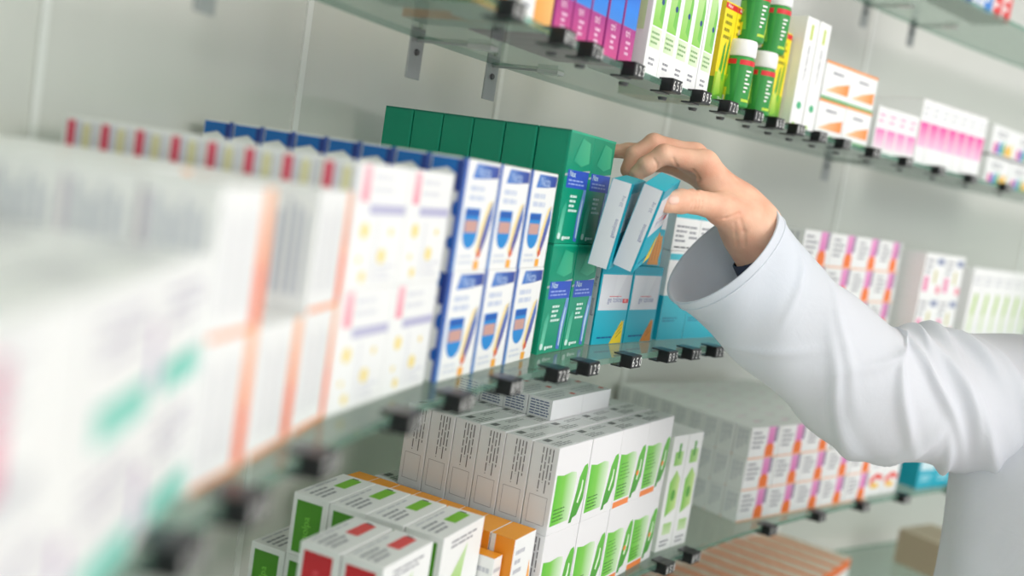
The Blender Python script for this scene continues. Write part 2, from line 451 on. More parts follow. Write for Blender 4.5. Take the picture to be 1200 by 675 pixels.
# the orange-picture box standing on the second column
def design_turq_hand():
    c = Carton(.0652, .0215, .0858, TQ)
    c.rect('F', .0, .50, 1, .97, gradient((206,208,222), (190,192,208), 0))
    c.rect('F', .82, .5, 1, .97, paint((226,228,232)))
    c.lines('F', .1, .36, .5, .44, 1, paint((170,225,235)), short=0); c.disc('F', .2, .27, .04, .03, paint((150,220,235)))
    c.poly('F', [(.52,.02),(.58,.12),(.62,.30),(.70,.34),(.72,.44),(.80,.46),(.86,.40),(.93,.42),(.95,.24),(.90,.10),(.92,.02)], paint((240,160,70)))
    for u in (.66,.76,.86): c.poly('F', [(u,.08),(u+.03,.36),(u+.045,.36),(u+.02,.08)], paint((214,120,40)))
    c.rect('L', .0, .0, .9, 1, paint((226,228,234)))
    c.text('F', 'getolose', .2, .62, .009, paint((120,124,170)))
    return c.mesh('turquoise_picture_carton')
th_ = design_turq_hand()
o = group('m', 1.047, .050, -3.5, (.0652,.0215,.0858), 1, 1, 1, lambda c,k,t: th_, 'turquoise box with orange picture behind the tilted pair', 'turquoise boxes with a picture', dz=.0862, dx=.0668, parts=tq_flap)
# taller white and turquoise boxes by the cuff
def design_turq_tall():
    c = Carton(.060, .03, .106)
    c.rect('F', .0, .90, 1, .97, paint((70,196,214)))
    c.rect('F', .0, .0, 1, .50, gradient((20,180,205), (40,196,214), 1))
    c.rect('F', .15, .66, .85, .668, paint((226,206,190)))
    c.text('F', 'KNP', .3, .575, .0105, paint((110,100,140))); c.lines('F', .2, .53, .7, .56, 1, paint((150,150,190)))
    c.lines('F', .1, .2, .7, .26, 2, paint((0,120,160)))
    c.rect('L', 0, 0, 1, .5, paint((30,180,205)))
    return c.mesh('white_turquoise_carton')
tt_ = design_turq_tall()
group('m', 1.166, .043, -2, (.060,.03,.106), 3, 1, 1, lambda c,k,t: tt_, 'tall white and turquoise box behind the cuff', 'tall white and turquoise boxes')
c = Carton(.060, .03, .045); c.rect('F', 0, .86, 1, 1, paint((60,190,206))); c.lines('F', .08, .2, .6, .7, 4, GREYT); c.lines('F', .6, .3, .95, .7, 3, GREYT, seed=9); c.lines('F', .08,.05,.9,.14,1,DARKT)
tw_ = c.mesh('low_white_carton')
group('m', 1.166, .043, -2, (.060,.03,.045), 2, 1, 1, lambda c,k,t: tw_, 'small white box with grey print lying behind the thumb', 'small white boxes behind the thumb', dz=.1064)

# the two boxes being pulled out
def held_box(loc, eul, mesh, label):
    o = new_obj('medicine_box', mesh, None, (loc[0], loc[1], loc[2]+EYE))
    M = Matrix.Rotation(R(eul[0]),3,'Z') @ Matrix.Rotation(R(eul[1]),3,'X') @ Matrix.Rotation(R(eul[2]),3,'Y')
    o.rotation_euler = M.to_euler()
    tag(o, label, 'medicine box', 'turquoise boxes in the hand'); new_obj('tuck_flap', TF, o)
    return o
held_box((.1127,.9911,-.0722), (73.7,14.5,-13.1), t_yel, 'tilted white-sided turquoise box gripped by the thumb, nearer of two')
held_box((.0890,.9899,-.0732), (75,8.3,-5.3), t_org, 'tilted white-sided turquoise box under the fingertips, farther of two')

# --- far right of the middle shelf
def design_pill_pink(w, d, h):
    c = Carton(w, d, h)
    c.rect('F', .58, .42, .82, 1, gradient((230,120,190), (236,150,206), 1)); c.rect('F', .82, .5, .92, 1, paint((150,140,160)))
    c.disc('F', .70, .30, .15, .17, paint((250,120,30))); c.rect('F', .55,.03,.85,.3, paint((250,120,30)))
    c.rect('F', .0, .0, 1, .05, paint((250,190,150)))
    c.lines('F', .08, .3, .5, .9, 4, GREYT, seed=6)
    c.lines('L', .15, .2, .85, .9, 3, PALE, vertical=True)
    return c.mesh('pink_orange_carton')
pp_ = design_pill_pink(.0938, .04, .0508)
group('m', 1.425, .040, 2.7, (.0938,.04,.0508), 4, 2, 3, lambda c,k,t: pp_, 'blurred pink and orange marked box above the sleeve', 'pink and orange marked boxes behind the sleeve', keep=lambda c,k,t: k == 0 or t == 2)
c = Carton(.075, .05, .072); c.lines('F', .08,.5,.5,.9,3,GREYT); c.rect('F', .6,.75,.95,.9,paint((140,150,180))); c.rect('F', .56,.3,.66,.62,paint((200,190,90))); c.disc('F', .85,.15,.12,.1,paint((244,150,170))); c.rect('F',.1,.1,.3,.45,paint((236,120,170)))
hh_ = c.mesh('mixed_carton')
group('m', 1.697, .043, 2.3, (.075,.05,.072), 2, 1, 2, lambda c,k,t: hh_, 'blurred white box with pink and grey marks', 'white boxes right of the pink and orange ones')
c = Carton(.0465, .05, .130); c.poly('F', [(.35,.35),(.6,.35),(.75,.62),(.5,.66)], paint((170,206,70))); c.rect('F',.35,.1,.6,.35,paint((214,230,180))); c.lines('F',.1,.75,.9,.9,2,PALE)
jj_ = c.mesh('tall_green_mark_carton')
group('m', 1.806, .041, 4.5, (.0465,.05,.130), 6, 1, 1, lambda c,k,t: jj_, 'tall blurred white box with light green mark', 'tall white boxes with a green mark')
c = Carton(.10,.05,.145,(20,150,84)); c.rect('F',0,.0,1,.55,paint((236,244,220))); c.rect('F',.1,.1,.8,.4,paint((190,220,110)))
kk_ = c.mesh('green_white_carton')
group('m', 1.998, .03, 4, (.10,.05,.145), 2, 1, 1, lambda c,k,t: kk_, 'green and white box at the right picture edge', 'green and white boxes at the right edge')

# --- upper shelf, left to right
c = Carton(.05,.05,.08); c.rect('F',0,0,1,.42,gradient((250,170,60),(252,214,150),1)); c.rect('F',0,.42,1,1,gradient((226,226,240),(120,150,220),1)); c.rect('L',0,0,1,.4,paint((240,160,70))); c.lines('F',.2,.5,.8,.9,3,paint((120,130,200)))
uo_ = c.mesh('orange_base_carton')
group('t', .722, .024, -5, (.044,.05,.08), 1, 2, 1, lambda c,k,t: uo_, 'blurred orange-based box left of the white one, upper shelf', 'orange-based boxes on the upper shelf')
c = Carton(.022,.06,.085); c.lines('F',.2,.1,.8,.9,8,PALE); uw_ = c.mesh('plain_white_carton')
group('t', .777, .014, -5, (.022,.06,.085), 1, 1, 1, lambda c,k,t: uw_, 'narrow plain white box between two orange-based boxes', 'plain white boxes on the upper shelf')
c = Carton(.034,.06,.08); c.rect('F',0,0,1,.36,gradient((244,160,60),(250,190,110),0)); c.rect('F',0,.36,1,1,gradient((70,110,210),(130,140,220),1)); c.rect('L',0,0,1,.36,paint((236,150,60))); c.rect('L',0,.36,1,1,paint((90,110,200))); c.text('F','dex',.3,.5,.016,paint((210,220,250)))
u2_ = c.mesh('orange_blue_carton')
group('t', .799, .016, -6, (.034,.06,.08), 1, 2, 1, lambda c,k,t: u2_, 'orange and blue box beside the purple boxes', 'orange and blue boxes on the upper shelf')
def design_purple():
    c = Carton(.0298,.08,.085,(166,40,130))
    c.rect('F',.06,.02,.97,.40,gradient((214,70,140),(166,44,134),1)); c.rect('F',.06,.40,.97,1,gradient((50,130,220),(40,70,190),1,(.3,(30,130,230))))
    c.lines('F',.40,.10,.75,.27,3,paint((240,200,226)),seed=4,fill=.5); c.text('F','tri',.3,.30,.010,paint((250,226,240)))
    c.rect('L',0,0,1,1,paint((150,30,120)))
    return c.mesh('purple_carton')
pu_ = design_purple()
group('t', .836, .014, -5, (.0298,.08,.085), 5, 1, 1, lambda c,k,t: pu_, 'magenta and blue box on the upper shelf', 'magenta and blue boxes')
def design_whitegreen():
    c = Carton(.0318,.06,.135)
    c.poly('F',[(.16,.34),(.85,.34),(.85,.60),(.60,.82),(.55,.99),(.16,.99)],gradient((140,206,80),(214,238,180),1))
    c.poly('F',[(.55,.40),(.85,.36),(.85,.62),(.70,.74)],paint((120,196,80)))
    c.rect('F',.14,.19,.88,.33,gradient((206,230,180),(230,242,214),0))
    c.lines('F',.2,.21,.8,.31,3,paint((130,170,110)),seed=3); c.disc('F',.64,.52,.10,.022,paint((30,70,130)))
    c.lines('F',.25,.06,.8,.13,2,GREYT,seed=5)
    c.rect('L',.1,.3,.9,.98,paint((210,236,180)))
    return c.mesh('white_lightgreen_carton')
wg_ = design_whitegreen()
group('t', .988, .004, -1.1, (.0318,.06,.135), 5, 1, 1, lambda c,k,t: wg_, 'tall white box with light green panel on the upper shelf', 'tall white and light green boxes')
def design_aloe():
    c = Carton(.0285,.06,.110,(250,226,40))
    c.rect('F',0,.93,1,.985,paint((222,44,50))); c.text('F','Aloe',.15,.945,.006,WHT)
    c.lines('F',.15,.62,.7,.9,4,paint((150,140,30)),seed=3)
    c.rect('F',0,0,1,.30,gradient((40,140,50),(170,206,40),1))
    LG = gradient((90,180,60),(40,140,60),1)
    c.poly('F',[(.15,.22),(.30,.40),(.35,.56),(.48,.62),(.50,.40),(.42,.22)],LG)
    c.poly('F',[(.55,.25),(.62,.50),(.74,.70),(.80,.62),(.76,.42),(.70,.22)],LG)
    c.poly('F',[(.10,.06),(.20,.34),(.45,.30),(.62,.10)],gradient((120,190,50),(226,236,110),1)); c.text('F','50 g',.5,.03,.006,WHT)
    c.rect('L',0,0,1,1,paint((240,216,50))); c.rect('L',0,0,1,.25,paint((90,160,50)))
    return c.mesh('aloe_carton')
al_ = design_aloe()
group('t', 1.145, .014, -2, (.0285,.06,.106), 2, 2, 1, lambda c,k,t: al_, 'yellow box with green aloe leaves left of the jars', 'yellow aloe boxes')
group('t', 1.268, .016, -2, (.0285,.06,.106), 1, 1, 1, lambda c,k,t: al_, 'yellow and green aloe box right of the jars', 'yellow aloe boxes')

# jars with white lids
def lathe(prof, n=40):
    bm = bmesh.new(); rings = []
    for r, z in prof: rings.append([bm.verts.new((r*math.cos(2*math.pi*i/n), r*math.sin(2*math.pi*i/n), z)) for i in range(n)])
    for a, b in zip(rings, rings[1:]):
        for i in range(n): bm.faces.new((a[i], a[(i+1)%n], b[(i+1)%n], b[i]))
    bm.faces.new(rings[0][::-1]); bm.faces.new(rings[-1]); return bm
JR, JH = .0160, .076
jar_body = mesh_from(lathe([(JR*.86,0),(JR,.0015),(JR,.053),(JR*.93,.0545),(JR*.90,.058)]), [gradient((30,130,60),(60,160,70),1)], 'jar', True)
jar_body.materials.clear(); jar_body.materials.append(paint((60,160,70), .3))
jar_lid = mesh_from(lathe([(JR*.98,.0555),(JR*1.02,.0565),(JR*1.02,.070),(JR*.96,.0735),(JR*.9,.074)]), [paint((244,244,244),.35)], 'lid', True)
def jar_label():
    bm = bmesh.new(); mats = [paint((222,44,50)), paint((60,160,60)), paint((190,220,60)), paint((240,240,236)), paint((44,146,62)), paint((236,226,60)), paint((110,190,70))]
    def patch(a0, a1, z0, z1, mi, off, n=8, skew=0):
        vs = [[bm.verts.new(((JR+off)*math.cos(a0+(a1-a0)*i/n+sk), (JR+off)*math.sin(a0+(a1-a0)*i/n+sk), z)) for i in range(n+1)] for z, sk in ((z0,0),(z1,skew))]
        for i in range(n): bm.faces.new((vs[0][i], vs[0][i+1], vs[1][i+1], vs[1][i])).material_index = mi
    for b in (0, math.pi):
        A = b-2.6
        patch(A, A+2.9, .002, .052, 4, .0002, 24)
        patch(A, A+2.9, .046, .0515, 0, .0004, 24)
        patch(A+1.2, A+2.2, .010, .034, 2, .0005, 8, .25); patch(A+1.5, A+2.5, .006, .020, 5, .0006, 8)
        patch(A+2.2, A+2.8, .012, .044, 6, .0005, 6, -.3); patch(A+.5, A+1.3, .006, .009, 2, .0005, 6)
        patch(A+1.7, A+2.4, .005, .011, 3, .0008, 6)
        for i in range(6): patch(A+.55, A+.75+.12*(i % 3), .016+i*.0045, .018+i*.0045, 3, .0007, 4)
    return mesh_from(bm, mats, 'label', False)
jl_ = jar_label()
def jar(y, sb, dz, label):
    P = front(y); T, N = frame_at(y); q = P+N*sb
    o = new_obj('supplement_jar', jar_body, None, (q.x, q.y, Z_TOP+dz+.0002), (0, 0, math.atan2(T.y, T.x)-.1))
    tag(o, label, 'jar', 'green jars with white lids'); new_obj('lid', jar_lid, o)['label'] = 'white lid'; new_obj('label', jl_, o)['label'] = 'green label with red band'
jar(1.178, .006, 0, 'green jar with white lid, bottom left of the four jars')
jar(1.234, .012, 0, 'green jar with white lid, bottom right of the four jars')
jar(1.188, .006, .0744, 'green jar with white lid, top left of the four jars')
jar(1.244, .012, .0744, 'green jar with white lid, top right of the four jars')

c = Carton(.0298,.06,.134); c.rect('F',.4,.80,.62,.94,paint((200,214,110))); c.lines('F',.42,.4,.6,.75,2,GREYT,vertical=True); c.disc('F',.5,.2,.2,.035,paint((80,180,130))); c.disc('F',.3,.02,.15,.018,paint((150,200,60)))
w2_ = c.mesh('white_capsule_carton')
group('t', 1.292, .0, -3.2, (.0298,.06,.134), 2, 1, 1, lambda c,k,t: w2_, 'tall white box with small green capsule mark', 'tall white boxes right of the jars')
c = Carton(.069,.06,.0495); c.rect('F',0,.93,1,1,paint((250,160,90))); c.poly('F',[(.1,.22),(.95,.22),(.95,.55),(.5,.42)],gradient((252,210,160),(248,140,50),0)); c.rect('F',0,0,1,.08,paint((110,180,120))); c.lines('F',.3,.65,.7,.8,1,GREYT); c.rect('T',0,0,1,1,paint((246,180,130)))
or_ = c.mesh('white_orange_carton')
group('t', 1.370, .016, -5.2, (.0685,.06,.0495), 2, 2, 2, lambda c,k,t: or_, 'white box with orange wedge on the upper shelf', 'white boxes with an orange wedge', keep=lambda c,k,t: k == 0 or t == 0)
c = Carton(.0275,.10,.070); c.rect('F',.1,.15,.95,.55,gradient((252,226,238),(240,120,190),1)); c.lines('F',.2,.65,.8,.9,2,paint((240,170,206))); ps_ = c.mesh('pale_pink_carton')
c = Carton(.0275,.10,.1); c.rect('F',.06,.28,.97,.66,gradient((252,200,226),(240,60,160),1)); c.lines('F',.2,.74,.8,.92,2,PALE); c.rect('T',0,0,1,1,paint((244,190,206))); pl_ = c.mesh('pink_carton')
group('t', 1.516, .030, -6.1, (.0275,.10,.070), 4, 1, 1, lambda c,k,t: ps_, 'small white box with pale pink base', 'small pale pink boxes')
group('t', 1.516, .030, -6.1, (.0275,.10,.1), 7, 1, 1, lambda c,k,t: pl_, 'white box with bright pink band', 'white boxes with a bright pink band', dx=.1150)
c = Carton(.105,.06,.05); c.rect('F',.10,.0,.98,.08,paint((236,236,240)))
for i, col in enumerate(((226,80,160),(90,130,210),(80,190,150),(250,180,40),(250,206,60))):
    c.poly('F',[(.1+i*.16,.05),(.27+i*.16,.05),(.25+i*.16,.44+.06*(i%3)),(.13+i*.16,.40)],paint(col))
c.lines('F',.2,.6,.7,.85,2,GREYT); mu_ = c.mesh('multicolour_carton')
group('t', 1.790, .045, 5, (.105,.06,.0545), 3, 2, 2, lambda c,k,t: mu_, 'white box with multicoloured stripe at the right', 'white boxes with a multicoloured stripe', keep=lambda c,k,t: k == 0 or t == 0)
# uppermost shelf
def tall(colr, nm):
    c = Carton(.034,.06,.12); c.rect('F',.1,0,.95,.75,paint(colr)); c.lines('F',.2,.1,.8,.5,3,WHT); return c.mesh(nm)
uu = [tall((236,236,240),'white_tall_carton'), tall((40,70,160),'navy_carton'), tall((200,206,226),'grey_blue_carton'), tall((60,130,210),'blue_tall_carton'), tall((226,50,50),'red_carton'), tall((220,60,60),'red_tall_carton')]
names = ['white','navy blue','grey blue','mid blue','red','dark red']
for i in range(6):
    group('u', 1.60, .012, 0, (.034,.06,.12), 1, 1, 1, lambda c,k,t,i=i: uu[i], '%s box on the uppermost shelf at the upper right corner' % names[i], 'boxes on the uppermost shelf', dx=i*.0355)

# --- lower shelf
def design_endgreen(colr, side):
    c = Carton(.080,.0376,.0573)
    c.rect('L',.12,.06,.84,.90,gradient(colr, tuple(int(v*.9) for v in colr),1)); c.text('L','nolpa',.52,.28,.010,paint(tuple(min(255,int(v+60)) for v in colr)),up=True)
    c.rect('T',.52,.30,.90,.62,paint(side)); c.lines('T',.08,.25,.45,.75,3,GREYT,seed=3); c.lines('T',.1,.8,.8,.92,1,PALE)
    c.rect('T',.90,.42,.93,.60,DARKT)
    c.poly('F',[(.15,.1),(.55,.1),(.62,.72)],gradient((170,214,120),(206,230,180),1)); c.lines('F',.2,.75,.85,.9,2,GREYT)
    return c.mesh('coloured_end_carton')
eg_, er_ = design_endgreen((84,166,24),(130,200,50)), design_endgreen((232,44,56),(238,90,90))
EF = flap_mesh(.012, .0376, .0573, paint((232,233,232)), 'end_flap')
group('l', .824, .034, 1.7, (.080,.0376,.0573), 1, 5, 2, lambda c,k,t: eg_, 'white box with green end panel beside the red ones', 'white boxes with a green end', keep=lambda c,k,t: t == 0 or k < 4)
group('l', .741, .038, -1.5, (.078,.0376,.0573), 1, 2, 2, lambda c,k,t: er_, 'white box with red end panel at the bottom edge', 'white boxes with a red end')
def design_orangetop():
    c = Carton(.044,.0255,.094)
    c.rect('T',0,0,1,1,paint((250,166,50))); c.rect('L',.0,.0,1,1,paint((244,150,40))); c.poly('F',[(.72,0),(.95,.0),(.95,.55),(.86,.7)],paint((250,176,90)))
    c.rect('L',0,0,.2,1,paint((236,236,234)))
    c.lines('F',.12,.1,.6,.9,8,paint((196,196,204)),seed=4); c.frame('F',.6,.05,.9,.3,.0004,GREYT)
    return c.mesh('orange_top_carton')
ot_ = design_orangetop()
group('l', .913, .0135, 1.0, (.044,.0255,.094), 1, 8, 1, lambda c,k,t: ot_, 'narrow white box with orange top', 'narrow boxes with an orange top')
c = Carton(.016,.026,.078); c.rect('T',0,0,1,1,paint((250,166,50))); c.lines('L',.1,.1,.9,.9,6,PALE); c.lines('F',.1,.1,.9,.9,7,PALE); os_ = c.mesh('short_orange_top_carton')
group('l', .8965, .022, 1.0, (.016,.026,.078), 1, 2, 1, lambda c,k,t: os_, 'shorter narrow orange-topped box in front of the taller ones', 'narrow boxes with an orange top')

def design_lead(orange):
    c = Carton(.0688,.0298,.0876,(240,238,240))
    G0, G1 = (98,196,50), (224,240,214)
    c.poly('F',[(.05,.10),(.58,.10),(.63,.34),(.66,.60),(.63,.66),(.48,.68),(.25,.665),(.05,.69)],gradient(G0,G1,0,(.4,(126,204,76))))
    c.poly('F',[(.62,.05),(.70,.05),(.72,.10),(.84,.12),(.97,.30),(.985,.66),(.95,.72),(.86,.70),(.76,.58),(.72,.40),(.66,.20)],gradient((60,150,40),(104,194,62),1))
    c.poly('F',[(.78,.28),(.83,.26),(.90,.40),(.90,.52),(.86,.54),(.85,.44)],paint((226,244,216)))
    c.lines('F',.10,.13,.46,.30,4,paint((44,110,36)),seed=8,fill=.3)
    if orange:
        c.rect('F',.04,.0,.60,.075,paint((248,140,70))); c.disc('F',.80,.36,.05,.035,paint((246,140,50))); c.lines('F',.12,.34,.55,.58,5,paint((70,140,50)),seed=2,fill=.2)
    LT = paint((112,104,108))
    c.lines('L',.36,.42,.86,.97,4,LT,vertical=True,fill=.28,seed=4,short=.35)
    c.frame('L',.16,.10,.84,.42,.00035,paint((150,142,148)))
    c.rect('R',.1,.1,.9,.7,paint((110,190,60)))
    c.rect('K',.02,.05,.98,.72,paint((96,180,50)))
    c.lines('T',.08,.15,.55,.5,3,paint((130,132,132)),seed=6); c.lines('T',.5,.6,.95,.85,2,paint((150,152,152)),seed=7); c.rect('T',.12,.62,.28,.85,paint((110,112,112)))
    return c.mesh('green_leaf_carton')
le_, lo_ = design_lead(False), design_lead(True)
LF = flap_mesh(.0688,.0298,.0876,paint((228,229,228)))
def lead_flap(o,c,k,t):
    if t == 1: new_obj('tuck_flap', LF, o)
group('l', .956, .006, -1.8, (.0688,.0298,.0876), 4, 7, 2, lambda c,k,t: le_ if c < 2 else lo_, 'white box with green leaf panel', 'white boxes with a green leaf panel', parts=lead_flap,
      keep=lambda c,k,t: (t == 1 and k < (6 if c < 2 else 3)) or (t == 0 and (c == 0 or k < 1)))
c = Carton(.0688,.0298,.022,(240,240,242)); c.lines('L',.1,.1,.9,.9,6,paint((120,128,160)),fill=.5,seed=3,short=.1); c.lines('T',.1,.2,.9,.8,3,PALE); c.rect('T',.8,.2,.9,.4,paint((230,90,70)))
lz_ = c.mesh('flat_leaf_carton')
group('l', .956, .006, -1.8, (.0688,.0298,.022), 2, 6, 1, lambda c,k,t: lz_, 'flat white box lying on top of the leaf panel boxes', 'flat boxes lying on the leaf panel boxes', dz=.1760, dx=.0694*1.25, keep=lambda c,k,t: k >= 2)
def design_tallgreen():
    c = Carton(.0352,.06,.146)
    c.poly('F',[(.2,.30),(.85,.36),(.85,.62),(.55,.70),(.2,.60)],gradient((120,200,60),(206,232,150),0)); c.rect('F',.25,.74,.8,.86,gradient((130,200,80),(190,224,150),0)); c.rect('F',.25,.14,.8,.24,gradient((214,236,190),(170,214,130),1))
    c.disc('F',.55,.48,.14,.05,paint((90,170,60))); c.rect('F',.45,.80,.6,.93,paint((90,170,70))); c.lines('F',.2,.03,.8,.1,2,GREYT)
    c.rect('L',.2,.3,.8,.7,paint((206,232,160)))
    return c.mesh('tall_white_green_carton')
tg_ = design_tallgreen()
group('l', 1.203, .020, -2, (.0352,.06,.146), 2, 1, 1, lambda c,k,t: tg_, 'tall white box with light green panel at the row end', 'tall white and green boxes at the row end')
lp_ = design_pill_pink(.070,.0268,.0450)
group('l', 1.371, .026, -5.9, (.070,.0268,.0450), 5, 9, 3, lambda c,k,t: lp_, 'white box with pink and orange mark', 'white boxes with a pink and orange mark',
      keep=lambda c,k,t: not (t == 2 and c >= 2 and k < 1 and c % 2 == 1) and (t == 2 or (c == 0 and k < 3) or k < 1) and not (c >= 3 and k in (1, 2)))
c = Carton(.046,.05,.084); c.poly('F',[(.1,.2),(.5,.35),(.9,.28),(.9,.4),(.5,.45),(.1,.35)],paint((240,80,70))); c.rect('F',.2,.15,.7,.25,paint((250,200,60))); c.lines('F',.15,.55,.85,.85,3,PALE)
l6_ = c.mesh('white_red_wave_carton')
group('l', 1.630, .015, -2, (.046,.05,.078), 2, 1, 1, lambda c,k,t: l6_, 'white box with red wave beside turquoise boxes', 'white boxes with a red wave')
c = Carton(.055,.05,.06,(20,176,200)); c.rect('F',.1,.55,.9,.9,paint((210,236,242))); c.lines('F',.2,.2,.8,.4,2,paint((190,236,244)))
l7_ = c.mesh('small_turquoise_carton')
group('l', 1.735, .012, -2.6, (.055,.05,.058), 2, 1, 1, lambda c,k,t: l7_, 'turquoise and white box under the armpit', 'turquoise boxes on the lower shelf')
# --- lowest shelf
c = Carton(.0465,.20,.043); c.rect('T',0,0,1,1,paint((244,226,208))); c.rect('T',.0,0,.34,1,paint((246,140,60))); c.rect('F',0,.55,1,1,paint((246,120,50))); c.rect('L',0,.6,1,1,paint((240,120,50))); c.lines('T',.45,.1,.9,.9,3,paint((220,170,130)),vertical=True)
lf_ = c.mesh('flat_orange_carton')
group('b', 1.40, .028, 7, (.0465,.20,.043), 12, 1, 1, lambda c,k,t: lf_, 'long flat white and orange box on the lowest shelf', 'long flat orange boxes')
c = Carton(.12,.12,.07,(196,176,150)); c.rect('F',.2,.2,.8,.8,paint((206,204,200))); c.rect('T',.45,0,.55,1,paint((180,160,132)))
kb_ = c.mesh('cardboard_box')
group('b', 1.90, .05, 0, (.12,.12,.07), 1, 1, 1, lambda c,k,t: kb_, 'blurred brown cardboard box with grey label beside the coat', 'brown cardboard boxes', name='cardboard_box', cat='box')

# ------------------------------------------------------------------ implicit surfaces for the body
def surface_nets(F, origin, h):
    """mesh of the zero level of a sampled field (numpy array, negative inside)"""
    nx, ny, nz = F.shape
    S = F < 0
    c = [F[i:nx-1+i, j:ny-1+j, k:nz-1+k] for i in (0,1) for j in (0,1) for k in (0,1)]
    cnt = sum((v < 0).astype(np.int8) for v in c)
    act = (cnt > 0) & (cnt < 8)
    idx = -np.ones(act.shape, np.int64); ids = np.argwhere(act); idx[act] = np.arange(len(ids))
    vals = np.stack([v[act] for v in c], 1)
    offs = np.array([(i,j,k) for i in (0,1) for j in (0,1) for k in (0,1)], float)
    acc = np.zeros((len(ids),3)); n = np.zeros(len(ids))
    for a in range(8):
        for b in range(a+1, 8):
            if np.abs(offs[a]-offs[b]).sum() != 1: continue
            va, vb = vals[:,a], vals[:,b]; m = (va < 0) != (vb < 0)
            t = np.where(m, va/np.where(m, va-vb, 1), 0)
            p = offs[a]+t[:,None]*(offs[b]-offs[a]); acc += np.where(m[:,None], p, 0); n += m
    V = (ids+acc/n[:,None])*h+origin
    quads = []
    for ax in range(3):
        sl0 = [slice(1,-1)]*3; sl0[ax] = slice(0,-1); sl1 = [slice(1,-1)]*3; sl1[ax] = slice(1,None)
        a, b = S[tuple(sl0)], S[tuple(sl1)]
        for sgn, m in ((0, a & ~b), (1, ~a & b)):
            g = np.argwhere(m)
            off = np.ones(3, int); off[ax] = 0; g = g+off
            u, w = [(1,2),(2,0),(0,1)][ax]
            e = np.zeros((4,3), int); e[1,u] = -1; e[2,u] = -1; e[2,w] = -1; e[3,w] = -1
            q = np.stack([idx[tuple((g+e[i]).T)] for i in range(4)], 1)
            quads.append(q if sgn == 0 else q[:,::-1])
    return V, np.concatenate(quads)
def round_cone(P, a, b, ra, rb):
    a, b = np.array(a, np.float32), np.array(b, np.float32); ba = b-a; L = float(np.dot(ba, ba))
    t = np.clip(((P-a)@ba)/L, 0, 1)
    d = np.sqrt((((P-a)-t[...,None]*ba)**2).sum(-1))
    return d-(ra+(rb-ra)*t)
def smin(a, b, k):
    h = np.clip(.5+.5*(b-a)/k, 0, 1)
    return b+(a-b)*h-k*h*(1-h)
def field(lo, hi, h):
    n = [int((hi[i]-lo[i])/h)+2 for i in range(3)]
    ax = [np.float32(lo[i])+np.arange(n[i], dtype=np.float32)*np.float32(h) for i in range(3)]
    return np.stack(np.meshgrid(*ax, indexing='ij'), -1)
def mesh_np(V, Q, mats, name):
    me = bpy.data.meshes.new(name); me.from_pydata([tuple(v) for v in V], [], [tuple(int(i) for i in q) for q in Q]); me.update()
    for m in mats: me.materials.append(m)
    for p in me.polygons: p.use_smooth = True
    return me

def skin_material():
    m = bpy.data.materials.new('skin'); m.use_nodes = True; nt = m.node_tree; b = nt.nodes['Principled BSDF']
    tc = nt.nodes.new('ShaderNodeTexCoord'); nz = nt.nodes.new('ShaderNodeTexNoise'); nz.inputs['Scale'].default_value = 38; nz.inputs['Detail'].default_value = 4
    rp = nt.nodes.new('ShaderNodeValToRGB'); rp.color_ramp.elements[0].position = .3; rp.color_ramp.elements[1].position = .7
    rp.color_ramp.elements[0].color = (*lin((234,172,144)), 1); rp.color_ramp.elements[1].color = (*lin((247,200,172)), 1)
    n2 = nt.nodes.new('ShaderNodeTexVoronoi'); n2.inputs['Scale'].default_value = 900
    n3 = nt.nodes.new('ShaderNodeTexNoise'); n3.inputs['Scale'].default_value = 260; n3.inputs['Detail'].default_value = 6
    ad = nt.nodes.new('ShaderNodeMath'); ad.operation = 'ADD'
    bp = nt.nodes.new('ShaderNodeBump'); bp.inputs['Strength'].default_value = .22; bp.inputs['Distance'].default_value = .0008
    for nn in (nz, n2, n3): nt.links.new(tc.outputs['Object'], nn.inputs['Vector'])
    nt.links.new(nz.outputs['Fac'], rp.inputs[0]); nt.links.new(rp.outputs[0], b.inputs['Base Color'])
    nt.links.new(n2.outputs['Distance'], ad.inputs[0]); nt.links.new(n3.outputs['Fac'], ad.inputs[1]); nt.links.new(ad.outputs[0], bp.inputs['Height']); nt.links.new(bp.outputs[0], b.inputs['Normal'])
    b.inputs['Subsurface Weight'].default_value = .12; b.inputs['Subsurface Radius'].default_value = (.010,.004,.002); b.inputs['Subsurface Scale'].default_value = .5
    b.inputs['Roughness'].default_value = .5; b.inputs['Specular IOR Level'].default_value = .35
    return m
M_SKIN = skin_material()

# joints of the right hand: photo pixel and distance from the camera
HD = 1.045
def J(px, py, dd): return np.array(at(px, py, HD+dd), np.float32)
WR = J(881, 272, .034); FA = J(955, 402, .055)
PALM = [  # metacarpals: wrist end, knuckle, radii
    (J(872,246,.022), J(826,191,.012), .0165, .0125),
    (J(872,240,.038), J(814,182,.034), .0165, .0120),
    (J(876,244,.054), J(806,186,.056), .0160, .0115),
    (J(880,252,.066), J(804,198,.074), .0150, .0105)]
FINGERS = {
 'index': [(J(826,191,.012), .0118), (J(778,181,.004), .0100), (J(758,194,.006), .0094), (J(747,203,.010), .0084)],
 'middle': [(J(814,182,.034), .0115), (J(766,168,.030), .0100), (J(744,182,.030), .0094), (J(736,199,.030), .0082)],
 'ring': [(J(806,186,.056), .0110), (J(764,176,.056), .0090), (J(736,177,.056), .0082), (J(716,177,.056), .0070)],
 'little': [(J(804,198,.074), .0100), (J(772,192,.078), .0080), (J(752,196,.080), .0072), (J(738,204,.080), .0062)],
 'thumb': [(J(868,254,.006), .0165), (J(843,243,-.010), .0140), (J(813,236,-.024), .0119), (J(798,236,-.034), .0117), (J(783,237,-.041), .0108)]}
allp = np.array([p for f in FINGERS.values() for p, r in f]+[WR, FA])
lo, hi = allp.min(0)-.025, allp.max(0)+.025
H = .0013
P = field(lo, hi, H)
arm = round_cone(P, WR, FA, .0295, .0380)
